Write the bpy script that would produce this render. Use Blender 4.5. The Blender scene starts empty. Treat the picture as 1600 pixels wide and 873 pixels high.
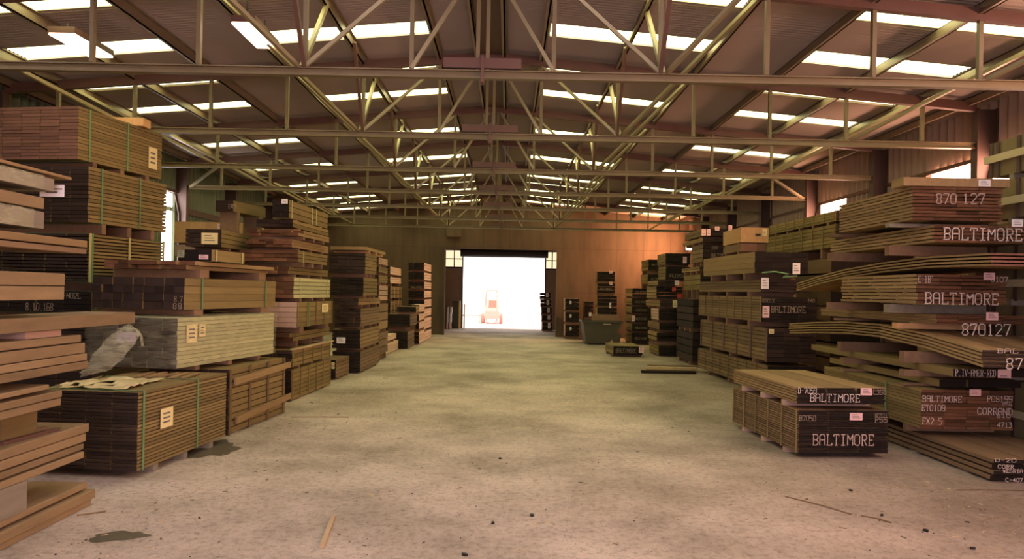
import bpy, math, random
from mathutils import Vector, Matrix

# ------------------------------------------------------------------ camera, world, light, exposure
random.seed(7)
C = bpy.context.scene.collection
sc = bpy.context.scene
F, VX, VY, CAMZ = 1150.0, 795.0, 456.0, 2.0       # focal length in px of the 1600 px frame, vanishing point of the aisle, eye height
ROLL = math.radians(1.1)
CR, SR = math.cos(ROLL), math.sin(ROLL)

cam_d = bpy.data.cameras.new('camera')
cam_d.sensor_width = 36.0
cam_d.lens = 36.0 * F / 1600.0
cam_d.shift_x = (800.0 - VX) / 1600.0
cam_d.shift_y = (VY - 436.5) / 1600.0
cam_d.clip_end = 400
cam = bpy.data.objects.new('camera', cam_d)
C.objects.link(cam)
cam.matrix_world = Matrix(((CR, -SR, 0, 0), (0, 0, -1, 0), (SR, CR, 0, CAMZ), (0, 0, 0, 1)))
sc.camera = cam

SKY_COL, SKY_STR = (1.0, 0.93, 0.92), 3.2
SKYLIGHT_COL, SKYLIGHT_STR = (1.0, 0.99, 0.47), 6.2          # weathered roof lights
NEWLIGHT_COL, NEWLIGHT_STR = (1.0, 0.87, 0.90), 6.6            # unseen roof lights over the open end, tinted to pinken the near floor
RIBBON_COL, RIBBON_STR = (1.0, 0.52, 0.36), 40.0
LAMP_COL, LAMP_STR = (1.0, 0.66, 0.46), 10.0
FLOOD_COL, FLOOD_W = (1.0, 0.42, 0.20), 420.0
DAY_COL, DAY_W = (1.0, 0.76, 0.98), 430.0  # added pink fill at the unseen open end

w = bpy.data.worlds.new('sky')
sc.world = w
w.use_nodes = True
w.node_tree.nodes['Background'].inputs[0].default_value = (*SKY_COL, 1)
w.node_tree.nodes['Background'].inputs[1].default_value = SKY_STR

dl_ = bpy.data.lights.new('open_end_daylight', 'AREA'); dl_.shape = 'RECTANGLE'; dl_.size = 6.2; dl_.size_y = 3.0; dl_.energy = DAY_W; dl_.color = DAY_COL  # added pink fill light, tints the near floor
do_ = bpy.data.objects.new('open_end_daylight', dl_); C.objects.link(do_)
do_.location = (-.4, -4.9, 2.3); do_.rotation_euler = (math.radians(58), 0, 0)      # pink fill light added at the unseen open end to tint the near floor

sc.view_settings.view_transform = 'Standard'
sc.view_settings.look = 'None'
sc.view_settings.exposure = 0.0
sc.view_settings.gamma = 1.0
sc.view_settings.use_curve_mapping = False
sc.cycles.max_bounces = 8
sc.cycles.diffuse_bounces = 5
sc.cycles.transparent_max_bounces = 12
sc.cycles.use_denoising = True
sc.cycles.sample_clamp_indirect = 6.0

# ------------------------------------------------------------------ helpers
def lin(c):
    return tuple(((v / 255.0) / 12.92) if v / 255.0 <= 0.04045 else (((v / 255.0) + 0.055) / 1.055) ** 2.4 for v in c)

def ray(px, py):
    u, v = px - VX, py - VY
    return Vector(((u * CR + v * SR) / F, 1.0, (u * SR - v * CR) / F))

def at(px, py, Y):
    r = ray(px, py)
    return Vector((r.x * Y, Y, CAMZ + r.z * Y))

def nd(nt, kind, **kw):
    n = nt.nodes.new(kind)
    for k, v in kw.items():
        setattr(n, k, v)
    return n

def new_mat(name):
    m = bpy.data.materials.new(name)
    m.use_nodes = True
    nt = m.node_tree
    b = nt.nodes['Principled BSDF']
    return m, nt, b

def flat(name, col, rough=0.7, metal=0.0, noise=0.0, scale=6.0):
    m, nt, b = new_mat(name)
    c = lin(col)
    b.inputs['Roughness'].default_value = rough
    b.inputs['Metallic'].default_value = metal
    if noise:
        tc = nd(nt, 'ShaderNodeTexCoord')
        no = nd(nt, 'ShaderNodeTexNoise')
        no.inputs['Scale'].default_value = scale
        no.inputs['Detail'].default_value = 5
        nt.links.new(tc.outputs['Object'], no.inputs['Vector'])
        mx = nd(nt, 'ShaderNodeMix', data_type='RGBA')
        mx.inputs[6].default_value = (*[x * (1 - noise) for x in c], 1)
        mx.inputs[7].default_value = (*[min(1, x * (1 + noise)) for x in c], 1)
        nt.links.new(no.outputs[0], mx.inputs[0])
        nt.links.new(mx.outputs[2], b.inputs['Base Color'])
    else:
        b.inputs['Base Color'].default_value = (*c, 1)
    return m

def glow(name, col, strength):
    m = bpy.data.materials.new(name)
    m.use_nodes = True
    nt = m.node_tree
    nt.nodes.remove(nt.nodes['Principled BSDF'])
    e = nd(nt, 'ShaderNodeEmission')
    e.inputs[0].default_value = (*col, 1)
    e.inputs[1].default_value = strength
    nt.links.new(e.outputs[0], nt.nodes['Material Output'].inputs[0])
    return m

def wood(name, col, var=0.35, grain=0.35, stretch=(14, 1.2, 14), rough=0.85, hue=0.0):
    """sawn timber: grain runs along the object's own y; every board gets its own tone"""
    m, nt, b = new_mat(name)
    L = nt.links.new
    c = lin(col)
    tc = nd(nt, 'ShaderNodeTexCoord')
    oi = nd(nt, 'ShaderNodeObjectInfo')
    ge = nd(nt, 'ShaderNodeNewGeometry')
    rs = nd(nt, 'ShaderNodeMath', operation='ADD')
    L(oi.outputs['Random'], rs.inputs[0]); L(ge.outputs['Random Per Island'], rs.inputs[1])
    fr = nd(nt, 'ShaderNodeMath', operation='FRACT'); L(rs.outputs[0], fr.inputs[0])
    mul = nd(nt, 'ShaderNodeMath', operation='MULTIPLY'); mul.inputs[1].default_value = 37.0; L(fr.outputs[0], mul.inputs[0])
    mp = nd(nt, 'ShaderNodeVectorMath', operation='MULTIPLY'); mp.inputs[1].default_value = stretch
    L(tc.outputs['Object'], mp.inputs[0])
    ad = nd(nt, 'ShaderNodeVectorMath', operation='ADD'); L(mp.outputs[0], ad.inputs[0]); L(mul.outputs[0], ad.inputs[1])
    no = nd(nt, 'ShaderNodeTexNoise'); no.inputs['Scale'].default_value = 1.0; no.inputs['Detail'].default_value = 6; no.inputs['Roughness'].default_value = 0.65
    L(ad.outputs[0], no.inputs['Vector'])
    mx = nd(nt, 'ShaderNodeMix', data_type='RGBA')
    mx.inputs[6].default_value = (*[x * (1 - grain) for x in c], 1)
    mx.inputs[7].default_value = (*[min(1, x * (1 + grain)) for x in c], 1)
    L(no.outputs[0], mx.inputs[0])
    hs = nd(nt, 'ShaderNodeHueSaturation')
    mr = nd(nt, 'ShaderNodeMapRange'); mr.inputs[3].default_value = 1 - var; mr.inputs[4].default_value = 1 + var
    L(fr.outputs[0], mr.inputs[0]); L(mr.outputs[0], hs.inputs['Value'])
    L(mx.outputs[2], hs.inputs['Color'])
    L(hs.outputs[0], b.inputs['Base Color'])
    b.inputs['Roughness'].default_value = rough
    b.inputs['Specular IOR Level'].default_value = 0.2
    bp = nd(nt, 'ShaderNodeBump'); bp.inputs['Strength'].default_value = 0.25; bp.inputs['Distance'].default_value = 0.004
    L(no.outputs[0], bp.inputs['Height']); L(bp.outputs[0], b.inputs['Normal'])
    return m

M = {}
M['olive'] = wood('olive_weathered_wood', (134, 113, 73), 0.22)
M['tan'] = wood('tan_sawn_wood', (148, 121, 84), 0.22)
M['pale'] = wood('pale_fresh_wood', (190, 164, 128), 0.16)
M['brown'] = wood('brown_sawn_wood', (126, 102, 76), 0.25)
M['beam'] = wood('honey_beam_wood', (142, 118, 86), 0.2, 0.45, (10, 1.6, 10))
M['pink'] = wood('pinkish_crate_board', (190, 156, 136), 0.12, 0.2)
M['palepink'] = wood('pale_pinkish_board', (222, 188, 168), 0.1, 0.2)  # pink door light on the aisle sides, put into the board colour
M['orange'] = wood('orange_board', (202, 156, 110), 0.12, 0.25)
M['spacer'] = wood('pinkish_spacer_wood', (134, 104, 80), 0.25, 0.3)
M['grey'] = wood('grey_weathered_timber', (140, 128, 110), 0.2, 0.4)
M['palegreen'] = wood('filmed_green_tan_wood', (186, 180, 134), 0.12)
M['dark'] = wood('dark_sealed_end_grain', (56, 43, 37), 0.35, 0.3, (14, 14, 30))
M['black'] = wood('black_painted_end_grain', (37, 29, 25), 0.25, 0.3, (14, 14, 40))
M['redend'] = wood('red_brown_end_grain', (106, 71, 50), 0.45, 0.45, (9, 9, 26))
M['brownend'] = wood('brown_end_grain', (122, 86, 72), 0.22, 0.35, (14, 14, 30))
M['paleend'] = wood('pale_end_grain', (196, 168, 130), 0.12, 0.25, (14, 14, 30))
M['tarp'] = flat('olive_sheet_cover', (128, 112, 74), 0.8, 0, 0.25, 5)
M['band'] = flat('cream_flat_band', (196, 182, 140), 0.7)
M['strap'] = flat('green_plastic_strap', (104, 140, 92), 0.5)
M['creamstrap'] = flat('cream_plastic_strap', (190, 180, 120), 0.5)
M['greystrap'] = flat('dull_strap', (120, 110, 84), 0.6)
M['paper'] = flat('white_paper', (242, 232, 228), 0.8)
M['yellowpaper'] = flat('cream_paper', (238, 218, 160), 0.8)
M['pinkpaper'] = flat('pink_paper', (236, 190, 186), 0.8)
M['redpaper'] = flat('red_print', (200, 70, 50), 0.8)
M['ink'] = flat('grey_print', (110, 100, 100), 0.8)
M['chalk'] = flat('white_stencil_paint', (226, 206, 196), 0.9, 0, 0.35, 40)
M['chalkmid'] = flat('half_worn_stencil_paint', (196, 170, 156), 0.9, 0, 0.45, 40)
M['chalkdim'] = flat('worn_stencil_paint', (168, 146, 124), 0.9, 0, 0.5, 40)
M['steel'] = flat('rust_brown_painted_steel', (118, 102, 70), 0.55, 0.0, 0.25, 3)
M['rust'] = flat('rust_red_steel', (100, 68, 56), 0.6, 0.0, 0.25, 4)
M['tube'] = flat('tan_galvanised_tube', (150, 136, 104), 0.4, 0.3, 0.15, 3)
M['purlin'] = flat('galvanised_purlin', (128, 110, 88), 0.45, 0.2, 0.15, 2)
M['columnsteel'] = flat('dark_column_steel', (86, 64, 56), 0.6, 0.1, 0.25, 3)
M['darkmetal'] = flat('dark_metal', (48, 42, 38), 0.5, 0.4)
M['greenmetal'] = flat('dull_green_painted_metal', (72, 64, 42), 0.6, 0.1, 0.2, 4)
M['yellow'] = flat('yellow_paint', (220, 170, 50), 0.5)
M['concrete_block'] = flat('concrete_block', (160, 150, 134), 0.9, 0, 0.3, 12)
M['skylight'] = glow('translucent_roof_light', SKYLIGHT_COL, SKYLIGHT_STR)
M['newlight'] = glow('clear_roof_light', NEWLIGHT_COL, NEWLIGHT_STR)  # unseen roof lights over the open end, tinted pink for the near floor
M['ribbon'] = glow('sunlit_ribbon_pane', RIBBON_COL, RIBBON_STR)
M['pane'] = glow('daylit_pane', (1.0, 0.92, 0.90), 16.0)
M['warmpane'] = glow('warm_daylit_pane', (1.0, 0.82, 0.52), 1.15)
M['lamp'] = glow('lamp_diffuser', LAMP_COL, LAMP_STR)
M['floodlens'] = glow('flood_lens', (1.0, 0.72, 0.55), 14.0)

def film_mat(name, a0, a1):
    m, nt, b = new_mat(name)
    L = nt.links.new
    tc = nd(nt, 'ShaderNodeTexCoord')
    mp = nd(nt, 'ShaderNodeVectorMath', operation='MULTIPLY'); mp.inputs[1].default_value = (3, 3, 16)
    no = nd(nt, 'ShaderNodeTexNoise'); no.inputs['Scale'].default_value = 1.6; no.inputs['Detail'].default_value = 4; no.inputs['Distortion'].default_value = 1.2
    L(tc.outputs['Object'], mp.inputs[0]); L(mp.outputs[0], no.inputs['Vector'])
    b.inputs['Base Color'].default_value = (*lin((202, 196, 160)), 1)
    b.inputs['Roughness'].default_value = 0.25
    mr = nd(nt, 'ShaderNodeMapRange'); mr.inputs[1].default_value = 0.35; mr.inputs[2].default_value = 0.7; mr.inputs[3].default_value = a0; mr.inputs[4].default_value = a1
    L(no.outputs[0], mr.inputs[0]); L(mr.outputs[0], b.inputs['Alpha'])
    bp = nd(nt, 'ShaderNodeBump'); bp.inputs['Strength'].default_value = 0.5; bp.inputs['Distance'].default_value = 0.02
    L(no.outputs[0], bp.inputs['Height']); L(bp.outputs[0], b.inputs['Normal'])
    return m
M['film'] = film_mat('milky_plastic_film', .05, .3)
M['flapfilm'] = film_mat('bunched_plastic_film', .25, .6)

class MB:
    """collects boxes, bars and sheets, then links them as ONE mesh object"""
    def __init__(self):
        self.v, self.f, self.mi = [], [], []
    def hexa(self, pts, mi=0, ends=None):
        n = len(self.v)
        self.v += [tuple(p) for p in pts]
        fs = [(0, 3, 2, 1), (4, 5, 6, 7), (0, 1, 5, 4), (1, 2, 6, 5), (2, 3, 7, 6), (3, 0, 4, 7)]
        for i, f in enumerate(fs):
            self.f.append(tuple(n + k for k in f))
            self.mi.append(ends if (ends is not None and i in (2, 4)) else mi)
        return self
    def box(self, x0, x1, y0, y1, z0, z1, mi=0, ends=None):
        return self.hexa([(x0, y0, z0), (x1, y0, z0), (x1, y1, z0), (x0, y1, z0), (x0, y0, z1), (x1, y0, z1), (x1, y1, z1), (x0, y1, z1)], mi, ends)
    def bar(self, a, b, wx, wz, mi=0):
        a, b = Vector(a), Vector(b)
        d = (b - a).normalized()
        up = Vector((0, 0, 1)) if abs(d.z) < 0.95 else Vector((0, 1, 0))
        s = d.cross(up).normalized() * wx / 2
        t = s.cross(d).normalized() * wz / 2
        return self.hexa([a - s - t, a + s - t, b + s - t, b - s - t, a - s + t, a + s + t, b + s + t, b - s + t], mi)
    def tube(self, pts, r, n=8, mi=0):
        base = len(self.v)
        pts = [Vector(p) for p in pts]
        for i, p in enumerate(pts):
            d = (pts[min(i + 1, len(pts) - 1)] - pts[max(i - 1, 0)]).normalized()
            up = Vector((0, 0, 1)) if abs(d.z) < 0.95 else Vector((0, 1, 0))
            s = d.cross(up).normalized(); t = s.cross(d).normalized()
            rr = r[i] if isinstance(r, (list, tuple)) else r
            for k in range(n):
                a = 2 * math.pi * k / n
                self.v.append(tuple(p + s * math.cos(a) * rr + t * math.sin(a) * rr))
        for i in range(len(pts) - 1):
            for k in range(n):
                a, b = base + i * n + k, base + i * n + (k + 1) % n
                self.f.append((a, b, b + n, a + n)); self.mi.append(mi)
        self.f.append(tuple(base + k for k in range(n))[::-1]); self.mi.append(mi)
        e = base + (len(pts) - 1) * n
        self.f.append(tuple(e + k for k in range(n))); self.mi.append(mi)
        return self
    def quad(self, a, b, c, d, mi=0):
        n = len(self.v)
        self.v += [tuple(a), tuple(b), tuple(c), tuple(d)]
        self.f.append((n, n + 1, n + 2, n + 3)); self.mi.append(mi)
        return self
    def mesh(self, name, mats):
        me = bpy.data.meshes.new(name)
        me.from_pydata(self.v, [], self.f)
        for m in mats:
            me.materials.append(m)
        me.polygons.foreach_set('material_index', self.mi)
        me.update()
        return me
    def build(self, name, mats, parent=None, loc=(0, 0, 0), rotz=0):
        if not isinstance(mats, (list, tuple)):
            mats = [mats]
        o = bpy.data.objects.new(name, self.mesh(name, mats))
        C.objects.link(o)
        o.location = loc
        o.rotation_euler = (0, 0, rotz)
        if parent:
            o.parent = parent
        return o

def tag(o, label, cat, group=None):
    o['label'] = label; o['category'] = cat
    if group:
        o['group'] = group
    return o

def thing(name, label, cat, loc=(0, 0, 0), rotz=0, group=None):
    o = bpy.data.objects.new(name, None)
    C.objects.link(o)
    o.empty_display_size = 0.1
    o.location = loc
    o.rotation_euler = (0, 0, rotz)
    return tag(o, label, cat, group)

def put(me, name, parent, loc=(0, 0, 0), rot=(0, 0, 0)):
    o = bpy.data.objects.new(name, me)
    C.objects.link(o)
    o.location = loc; o.rotation_euler = rot; o.parent = parent
    return o

def struct(o):
    o['kind'] = 'structure'
    return o

# ------------------------------------------------------------------ the shed
XC, HW = -0.37, 8.55                 # centre line, half width to the cladding
Y0, Y1 = -5.0, 33.5                  # near end, far wall
BAY, YT0 = 3.54, 8.92                # truss spacing, first truss
CHORD = 4.62
def roof(x): return 6.14 - 0.085 * abs(x - XC)
OFFS = [0.86, 2.15, 3.44, 4.73, 6.02, 7.31]

def floor_mat():
    m, nt, b = new_mat('dusty_concrete')
    L = nt.links.new
    tc = nd(nt, 'ShaderNodeTexCoord')
    def noise(scale, detail=6, rough=0.6, vec=None):
        n = nd(nt, 'ShaderNodeTexNoise'); n.inputs['Scale'].default_value = scale; n.inputs['Detail'].default_value = detail; n.inputs['Roughness'].default_value = rough
        L(vec or tc.outputs['Object'], n.inputs['Vector'])
        return n
    n1 = noise(0.5, 8, 0.65); n2 = noise(14.0, 10, 0.75); n3 = noise(46.0, 6, 0.75)
    base = nd(nt, 'ShaderNodeMix', data_type='RGBA')
    base.inputs[6].default_value = (*lin((152, 138, 121)), 1); base.inputs[7].default_value = (*lin((204, 187, 170)), 1)
    r1 = nd(nt, 'ShaderNodeMapRange'); r1.inputs[1].default_value = 0.35; r1.inputs[2].default_value = 0.62; L(n1.outputs[0], r1.inputs[0]); L(r1.outputs[0], base.inputs[0])
    m2 = nd(nt, 'ShaderNodeMix', data_type='RGBA', blend_type='MULTIPLY'); m2.inputs[0].default_value = 0.8
    r2 = nd(nt, 'ShaderNodeValToRGB'); r2.color_ramp.elements[0].position = 0.34; r2.color_ramp.elements[0].color = (0.5, 0.47, 0.44, 1); r2.color_ramp.elements[1].position = 0.52; r2.color_ramp.elements[1].color = (1, 1, 1, 1)
    L(n2.outputs[0], r2.inputs[0]); L(base.outputs[2], m2.inputs[6]); L(r2.outputs[0], m2.inputs[7])
    m3 = nd(nt, 'ShaderNodeMix', data_type='RGBA', blend_type='MULTIPLY'); m3.inputs[0].default_value = 0.8
    r3 = nd(nt, 'ShaderNodeValToRGB'); r3.color_ramp.elements[0].position = 0.30; r3.color_ramp.elements[0].color = (0.35, 0.32, 0.3, 1); r3.color_ramp.elements[1].position = 0.46; r3.color_ramp.elements[1].color = (1, 1, 1, 1)
    L(n3.outputs[0], r3.inputs[0]); L(m2.outputs[2], m3.inputs[6]); L(r3.outputs[0], m3.inputs[7])
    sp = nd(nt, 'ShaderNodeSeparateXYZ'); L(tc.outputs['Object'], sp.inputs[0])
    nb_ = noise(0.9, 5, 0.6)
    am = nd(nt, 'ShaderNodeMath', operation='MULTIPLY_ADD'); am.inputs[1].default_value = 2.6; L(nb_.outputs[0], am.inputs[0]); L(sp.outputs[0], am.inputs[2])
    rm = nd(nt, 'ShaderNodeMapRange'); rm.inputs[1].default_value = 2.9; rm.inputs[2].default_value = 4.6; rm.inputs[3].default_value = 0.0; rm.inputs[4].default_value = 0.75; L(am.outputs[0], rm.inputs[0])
    dm = nd(nt, 'ShaderNodeMix', data_type='RGBA', blend_type='MULTIPLY'); dm.inputs[7].default_value = (0.60, 0.56, 0.56, 1)      # grey grime and soft shade beside the stacks, both put into the colour
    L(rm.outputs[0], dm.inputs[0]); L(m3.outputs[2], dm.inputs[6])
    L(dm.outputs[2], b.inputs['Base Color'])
    b.inputs['Roughness'].default_value = 0.85
    b.inputs['Specular IOR Level'].default_value = 0.25
    bp = nd(nt, 'ShaderNodeBump'); bp.inputs['Strength'].default_value = 0.35; bp.inputs['Distance'].default_value = 0.02
    L(n2.outputs[0], bp.inputs['Height']); L(bp.outputs[0], b.inputs['Normal'])
    return m
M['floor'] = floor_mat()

def sheet_mat(name, col, streak=0.18):
    m, nt, b = new_mat(name)
    L = nt.links.new
    c = lin(col)
    tc = nd(nt, 'ShaderNodeTexCoord')
    no = nd(nt, 'ShaderNodeTexNoise'); no.inputs['Scale'].default_value = 0.8; no.inputs['Detail'].default_value = 6
    L(tc.outputs['Object'], no.inputs['Vector'])
    mx = nd(nt, 'ShaderNodeMix', data_type='RGBA')
    mx.inputs[6].default_value = (*[x * (1 - streak) for x in c], 1); mx.inputs[7].default_value = (*[min(1, x * (1 + streak)) for x in c], 1)
    L(no.outputs[0], mx.inputs[0]); L(mx.outputs[2], b.inputs['Base Color'])
    b.inputs['Roughness'].default_value = 0.55
    return m
M['roofsheet'] = sheet_mat('corrugated_roof_sheet', (154, 137, 123))
M['cladding'] = sheet_mat('corrugated_wall_sheet', (160, 134, 114))
M['claddingleft'] = sheet_mat('greenish_wall_sheet', (112, 120, 92))

def panel_mat():
    m, nt, b = new_mat('brown_board_wall')
    L = nt.links.new
    tc = nd(nt, 'ShaderNodeTexCoord')
    br = nd(nt, 'ShaderNodeTexBrick')
    br.offset = 0.0
    br.inputs['Scale'].default_value = 1.0
    br.inputs['Brick Width'].default_value = 1.22; br.inputs['Row Height'].default_value = 2.0; br.inputs['Mortar Size'].default_value = 0.012
    br.inputs['Color1'].default_value = (*lin((98, 78, 56)), 1); br.inputs['Color2'].default_value = (*lin((90, 72, 52)), 1); br.inputs['Mortar'].default_value = (*lin((80, 62, 44)), 1)
    sp = nd(nt, 'ShaderNodeSeparateXYZ'); cb = nd(nt, 'ShaderNodeCombineXYZ')
    L(tc.outputs['Object'], sp.inputs[0]); L(sp.outputs[0], cb.inputs[0]); L(sp.outputs[2], cb.inputs[1]); L(cb.outputs[0], br.inputs['Vector'])
    no = nd(nt, 'ShaderNodeTexNoise'); no.inputs['Scale'].default_value = 1.4; no.inputs['Detail'].default_value = 7
    mp = nd(nt, 'ShaderNodeVectorMath', operation='MULTIPLY'); mp.inputs[1].default_value = (2.2, 1, 0.5)
    L(tc.outputs['Object'], mp.inputs[0]); L(mp.outputs[0], no.inputs['Vector'])
    mx = nd(nt, 'ShaderNodeMix', data_type='RGBA', blend_type='MULTIPLY'); mx.inputs[0].default_value = 0.7
    r = nd(nt, 'ShaderNodeValToRGB'); r.color_ramp.elements[0].position = 0.3; r.color_ramp.elements[0].color = (0.55, 0.52, 0.5, 1); r.color_ramp.elements[1].position = 0.7
    L(no.outputs[0], r.inputs[0]); L(br.outputs[0], mx.inputs[6]); L(r.outputs[0], mx.inputs[7]); L(mx.outputs[2], b.inputs['Base Color'])
    b.inputs['Roughness'].default_value = 0.8
    return m
M['boardwall'] = panel_mat()

# floor: one slab for shed, annex and yard
fl = MB()
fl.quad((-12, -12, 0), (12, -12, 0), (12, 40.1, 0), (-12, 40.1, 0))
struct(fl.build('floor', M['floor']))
yd = MB(); yd.quad((-60, 40.1, -0.005), (60, 40.1, -0.005), (60, 160, -0.005), (-60, 160, -0.005))
M['yard'] = flat('pale_yard', (214, 204, 196), 0.9, 0, 0.08, 1)
struct(yd.build('ground', M['yard']))

# roof sheets, corrugated along the slope, with gaps left for the roof lights
LIGHTS_Y = []
for n in range(-3, 7):
    for fr in (0.185, 0.685):
        yc = YT0 + BAY * (n + fr)
        if Y0 + 0.3 < yc < Y1 - 0.3:
            LIGHTS_Y.append(yc)
LW = 0.235
BANDS = [(0.0, 0.94, False), (0.94, 3.41, True), (3.41, 4.81, False), (4.81, 7.28, True), (7.28, 8.62, False)]
rf = MB()
PER, STEP = 0.09, 0.0225
nY = int((Y1 - Y0) / STEP)
def in_light(y):
    return any(abs(y - c) < LW for c in LIGHTS_Y)
for s in (-1, 1):
    for (a, b, lights) in BANDS:
        xa, xb = XC + s * a, XC + s * b
        base = len(rf.v)
        for i in range(nY + 1):
            y = Y0 + i * STEP
            dz = 0.024 * math.sin(2 * math.pi * y / PER)
            rf.v.append((xa, y, roof(xa) + dz)); rf.v.append((xb, y, roof(xb) + dz))
        for i in range(nY):
            if lights and in_light(Y0 + (i + 0.5) * STEP):
                continue
            k = base + 2 * i
            rf.f.append((k, k + 1, k + 3, k + 2)); rf.mi.append(0)
struct(rf.build('ceiling', M['roofsheet']))
wn = 0
for yc in LIGHTS_Y:
    for s in (-1, 1):
        for (a, b, lights) in BANDS:
            if not lights:
                continue
            xa, xb = XC + s * a, XC + s * b
            q = MB()
            za, zb = roof(xa) + 0.012, roof(xb) + 0.012
            x_lo, x_hi, z_lo, z_hi = (xa, xb, za, zb) if s > 0 else (xb, xa, zb, za)
            q.hexa([(x_lo, yc - LW - .01, z_lo), (x_hi, yc - LW - .01, z_hi), (x_hi, yc + LW + .01, z_hi), (x_lo, yc + LW + .01, z_lo),
                    (x_lo, yc - LW - .01, z_lo + .01), (x_hi, yc - LW - .01, z_hi + .01), (x_hi, yc + LW + .01, z_hi + .01), (x_lo, yc + LW + .01, z_lo + .01)])
            wn += 1
            struct(q.build('window_%d' % wn, M['newlight' if yc < 9.0 else 'skylight']))  # unseen ones over the open end get the pink tint
# ridge cap
q = MB(); q.box(XC - 0.2, XC + 0.2, Y0, Y1, 6.0, 6.03)
struct(q.build('trim_1', M['columnsteel']))

# side walls: corrugated cladding (corrugation vertical), ribbon window strip
def corrugated(mb, X, ya, yb, za, zb, inward, mi=0, amp=0.045, per=0.24):
    n = max(2, int((yb - ya) / (per / 4)))
    base = len(mb.v)
    for i in range(n + 1):
        y = ya + (yb - ya) * i / n
        ph = (y / per) % 1.0
        d = amp if ph < 0.45 else -amp
        x = X + inward * d
        mb.v.append((x, y, za)); mb.v.append((x, y, zb))
    for i in range(n):
        k = base + 2 * i
        mb.f.append((k, k + 2, k + 3, k + 1)); mb.mi.append(mi)

WR, WL = XC + HW, XC - HW
RZ0, RZ1 = 3.93, 4.45
mb = MB()
RWIN = [(-2.0, 8.4), (11.6, 14.3), (17.9, 19.3), (30.6, 31.9)]  # first bay is out of view, added to throw warm light on the roof
corrugated(mb, WR, Y0, Y1, RZ1, roof(WR) + .02, -1)
corrugated(mb, WR, Y0, Y1, 0, RZ0, -1)
e = Y0
for (ya, yb) in RWIN + [(Y1, Y1)]:
    corrugated(mb, WR, e, ya, RZ0, RZ1, -1); e = yb
struct(mb.build('wall_right', M['cladding']))
for (ya, yb) in RWIN:
    wn += 1
    q = MB(); q.box(WR - 0.005, WR + 0.01, ya, yb, RZ0, RZ1)
    struct(q.build('window_%d' % wn, M['ribbon']))
q = MB(); q.box(WR - 0.06, WR - 0.01, Y0, Y1, RZ1 - 0.02, RZ1 + 0.05); struct(q.build('trim_2', M['rust']))
q = MB(); q.box(WR - 0.06, WR - 0.01, Y0, Y1, RZ0 - 0.06, RZ0); struct(q.build('trim_3', M['rust']))
mb = MB()
LWIN = [(18.75, 19.4, 2.6, 3.95), (18.75, 19.4, 4.06, 4.42), (22.75, 22.9, 4.15, 4.42), (23.8, 24.1, 3.98, 4.2)]
def left_wall():
    ys = sorted({Y0, Y1, *[a for a, *_ in LWIN], *[b for _, b, *_ in LWIN]})
    for ya, yb in zip(ys[:-1], ys[1:]):
        holes = sorted([(z0, z1) for (a, b, z0, z1) in LWIN if a <= ya + 1e-4 and b >= yb - 1e-4])
        z = 0.0
        for (z0, z1) in holes:
            corrugated(mb, WL, ya, yb, z, z0, 1); z = z1
        corrugated(mb, WL, ya, yb, z, roof(WL) + .02, 1)
left_wall()
struct(mb.build('wall_left', M['claddingleft']))
for (a, b, z0, z1) in LWIN:
    wn += 1
    q = MB(); q.box(WL - 0.01, WL + 0.0, a, b, z0, z1); struct(q.build('window_%d' % wn, M['pane']))
q = MB(); q.box(WL + 0.02, WL + 0.1, 19.7, Y1, 3.95, 4.12); struct(q.build('trim_4', M['columnsteel']))
q = MB(); q.box(WL + 0.02, WL + 0.1, Y0, 19.7, 4.44, 4.52); struct(q.build('trim_5', M['columnsteel']))

# end walls
OX0, OX1, OZ = -2.91, 2.15, 3.93
def gable(mb, Y, holes, mi=0, th=0.12):
    """board wall with a doorway"""
    (x0, x1, z1) = holes
    def slab(xa, xb, za):
        mb.hexa([(xa, Y, za), (xb, Y, za), (xb, Y + th, za), (xa, Y + th, za), (xa, Y, roof(xa)), (xb, Y, roof(xb)), (xb, Y + th, roof(xb)), (xa, Y + th, roof(xa))], mi)
    slab(WL, x0, 0); slab(x0, XC, z1); slab(XC, x1, z1); slab(x1, WR, 0)
mb = MB(); gable(mb, Y1, (OX0, OX1, OZ)); struct(mb.build('wall_back', M['boardwall']))
mb = MB(); gable(mb, Y0 - 0.12, (-3.6, 2.8, 3.9)); struct(mb.build('wall_front', M['boardwall']))
# annex behind the doorway
AY = 40.0
M['annex'] = flat('dark_annex_cladding', (150, 126, 104), 0.7, 0, 0.2, 3)
mb = MB()
mb.box(-4.0, -3.9, Y1 + .12, AY, 0, 4.4); struct(mb.build('wall_annex_west', M['annex']))
mb = MB(); mb.box(3.2, 3.3, Y1 + .12, AY, 0, 4.4); struct(mb.build('wall_annex_east', M['annex']))
mb = MB(); mb.box(-4.0, 3.3, Y1 + .12, AY + .2, 4.4, 4.5); struct(mb.build('ceiling_annex', M['annex']))
DX0, DX1, DZ = -2.54, 1.98, 3.86
mb = MB()
mb.box(-4.0, DX0, AY, AY + .12, 0, 3.3); mb.box(DX1, 3.3, AY, AY + .12, 0, 3.3)
mb.box(-4.0, DX0, AY, AY + .12, 4.2, 4.4); mb.box(DX1, 3.3, AY, AY + .12, 4.2, 4.4)
mb.box(-4.0, -3.45, AY, AY + .12, 3.3, 4.2); mb.box(2.68, 3.3, AY, AY + .12, 3.3, 4.2)
mb.box(DX0, DX1, AY, AY + .12, 4.12, 4.4)
for z in (0.9, 1.7, 2.2, 2.7):
    mb.box(-3.9, DX0, AY - .06, AY, z, z + .07); mb.box(DX1, 3.2, AY - .06, AY, z, z + .07)
struct(mb.build('wall_annex_back', M['annex']))
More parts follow.
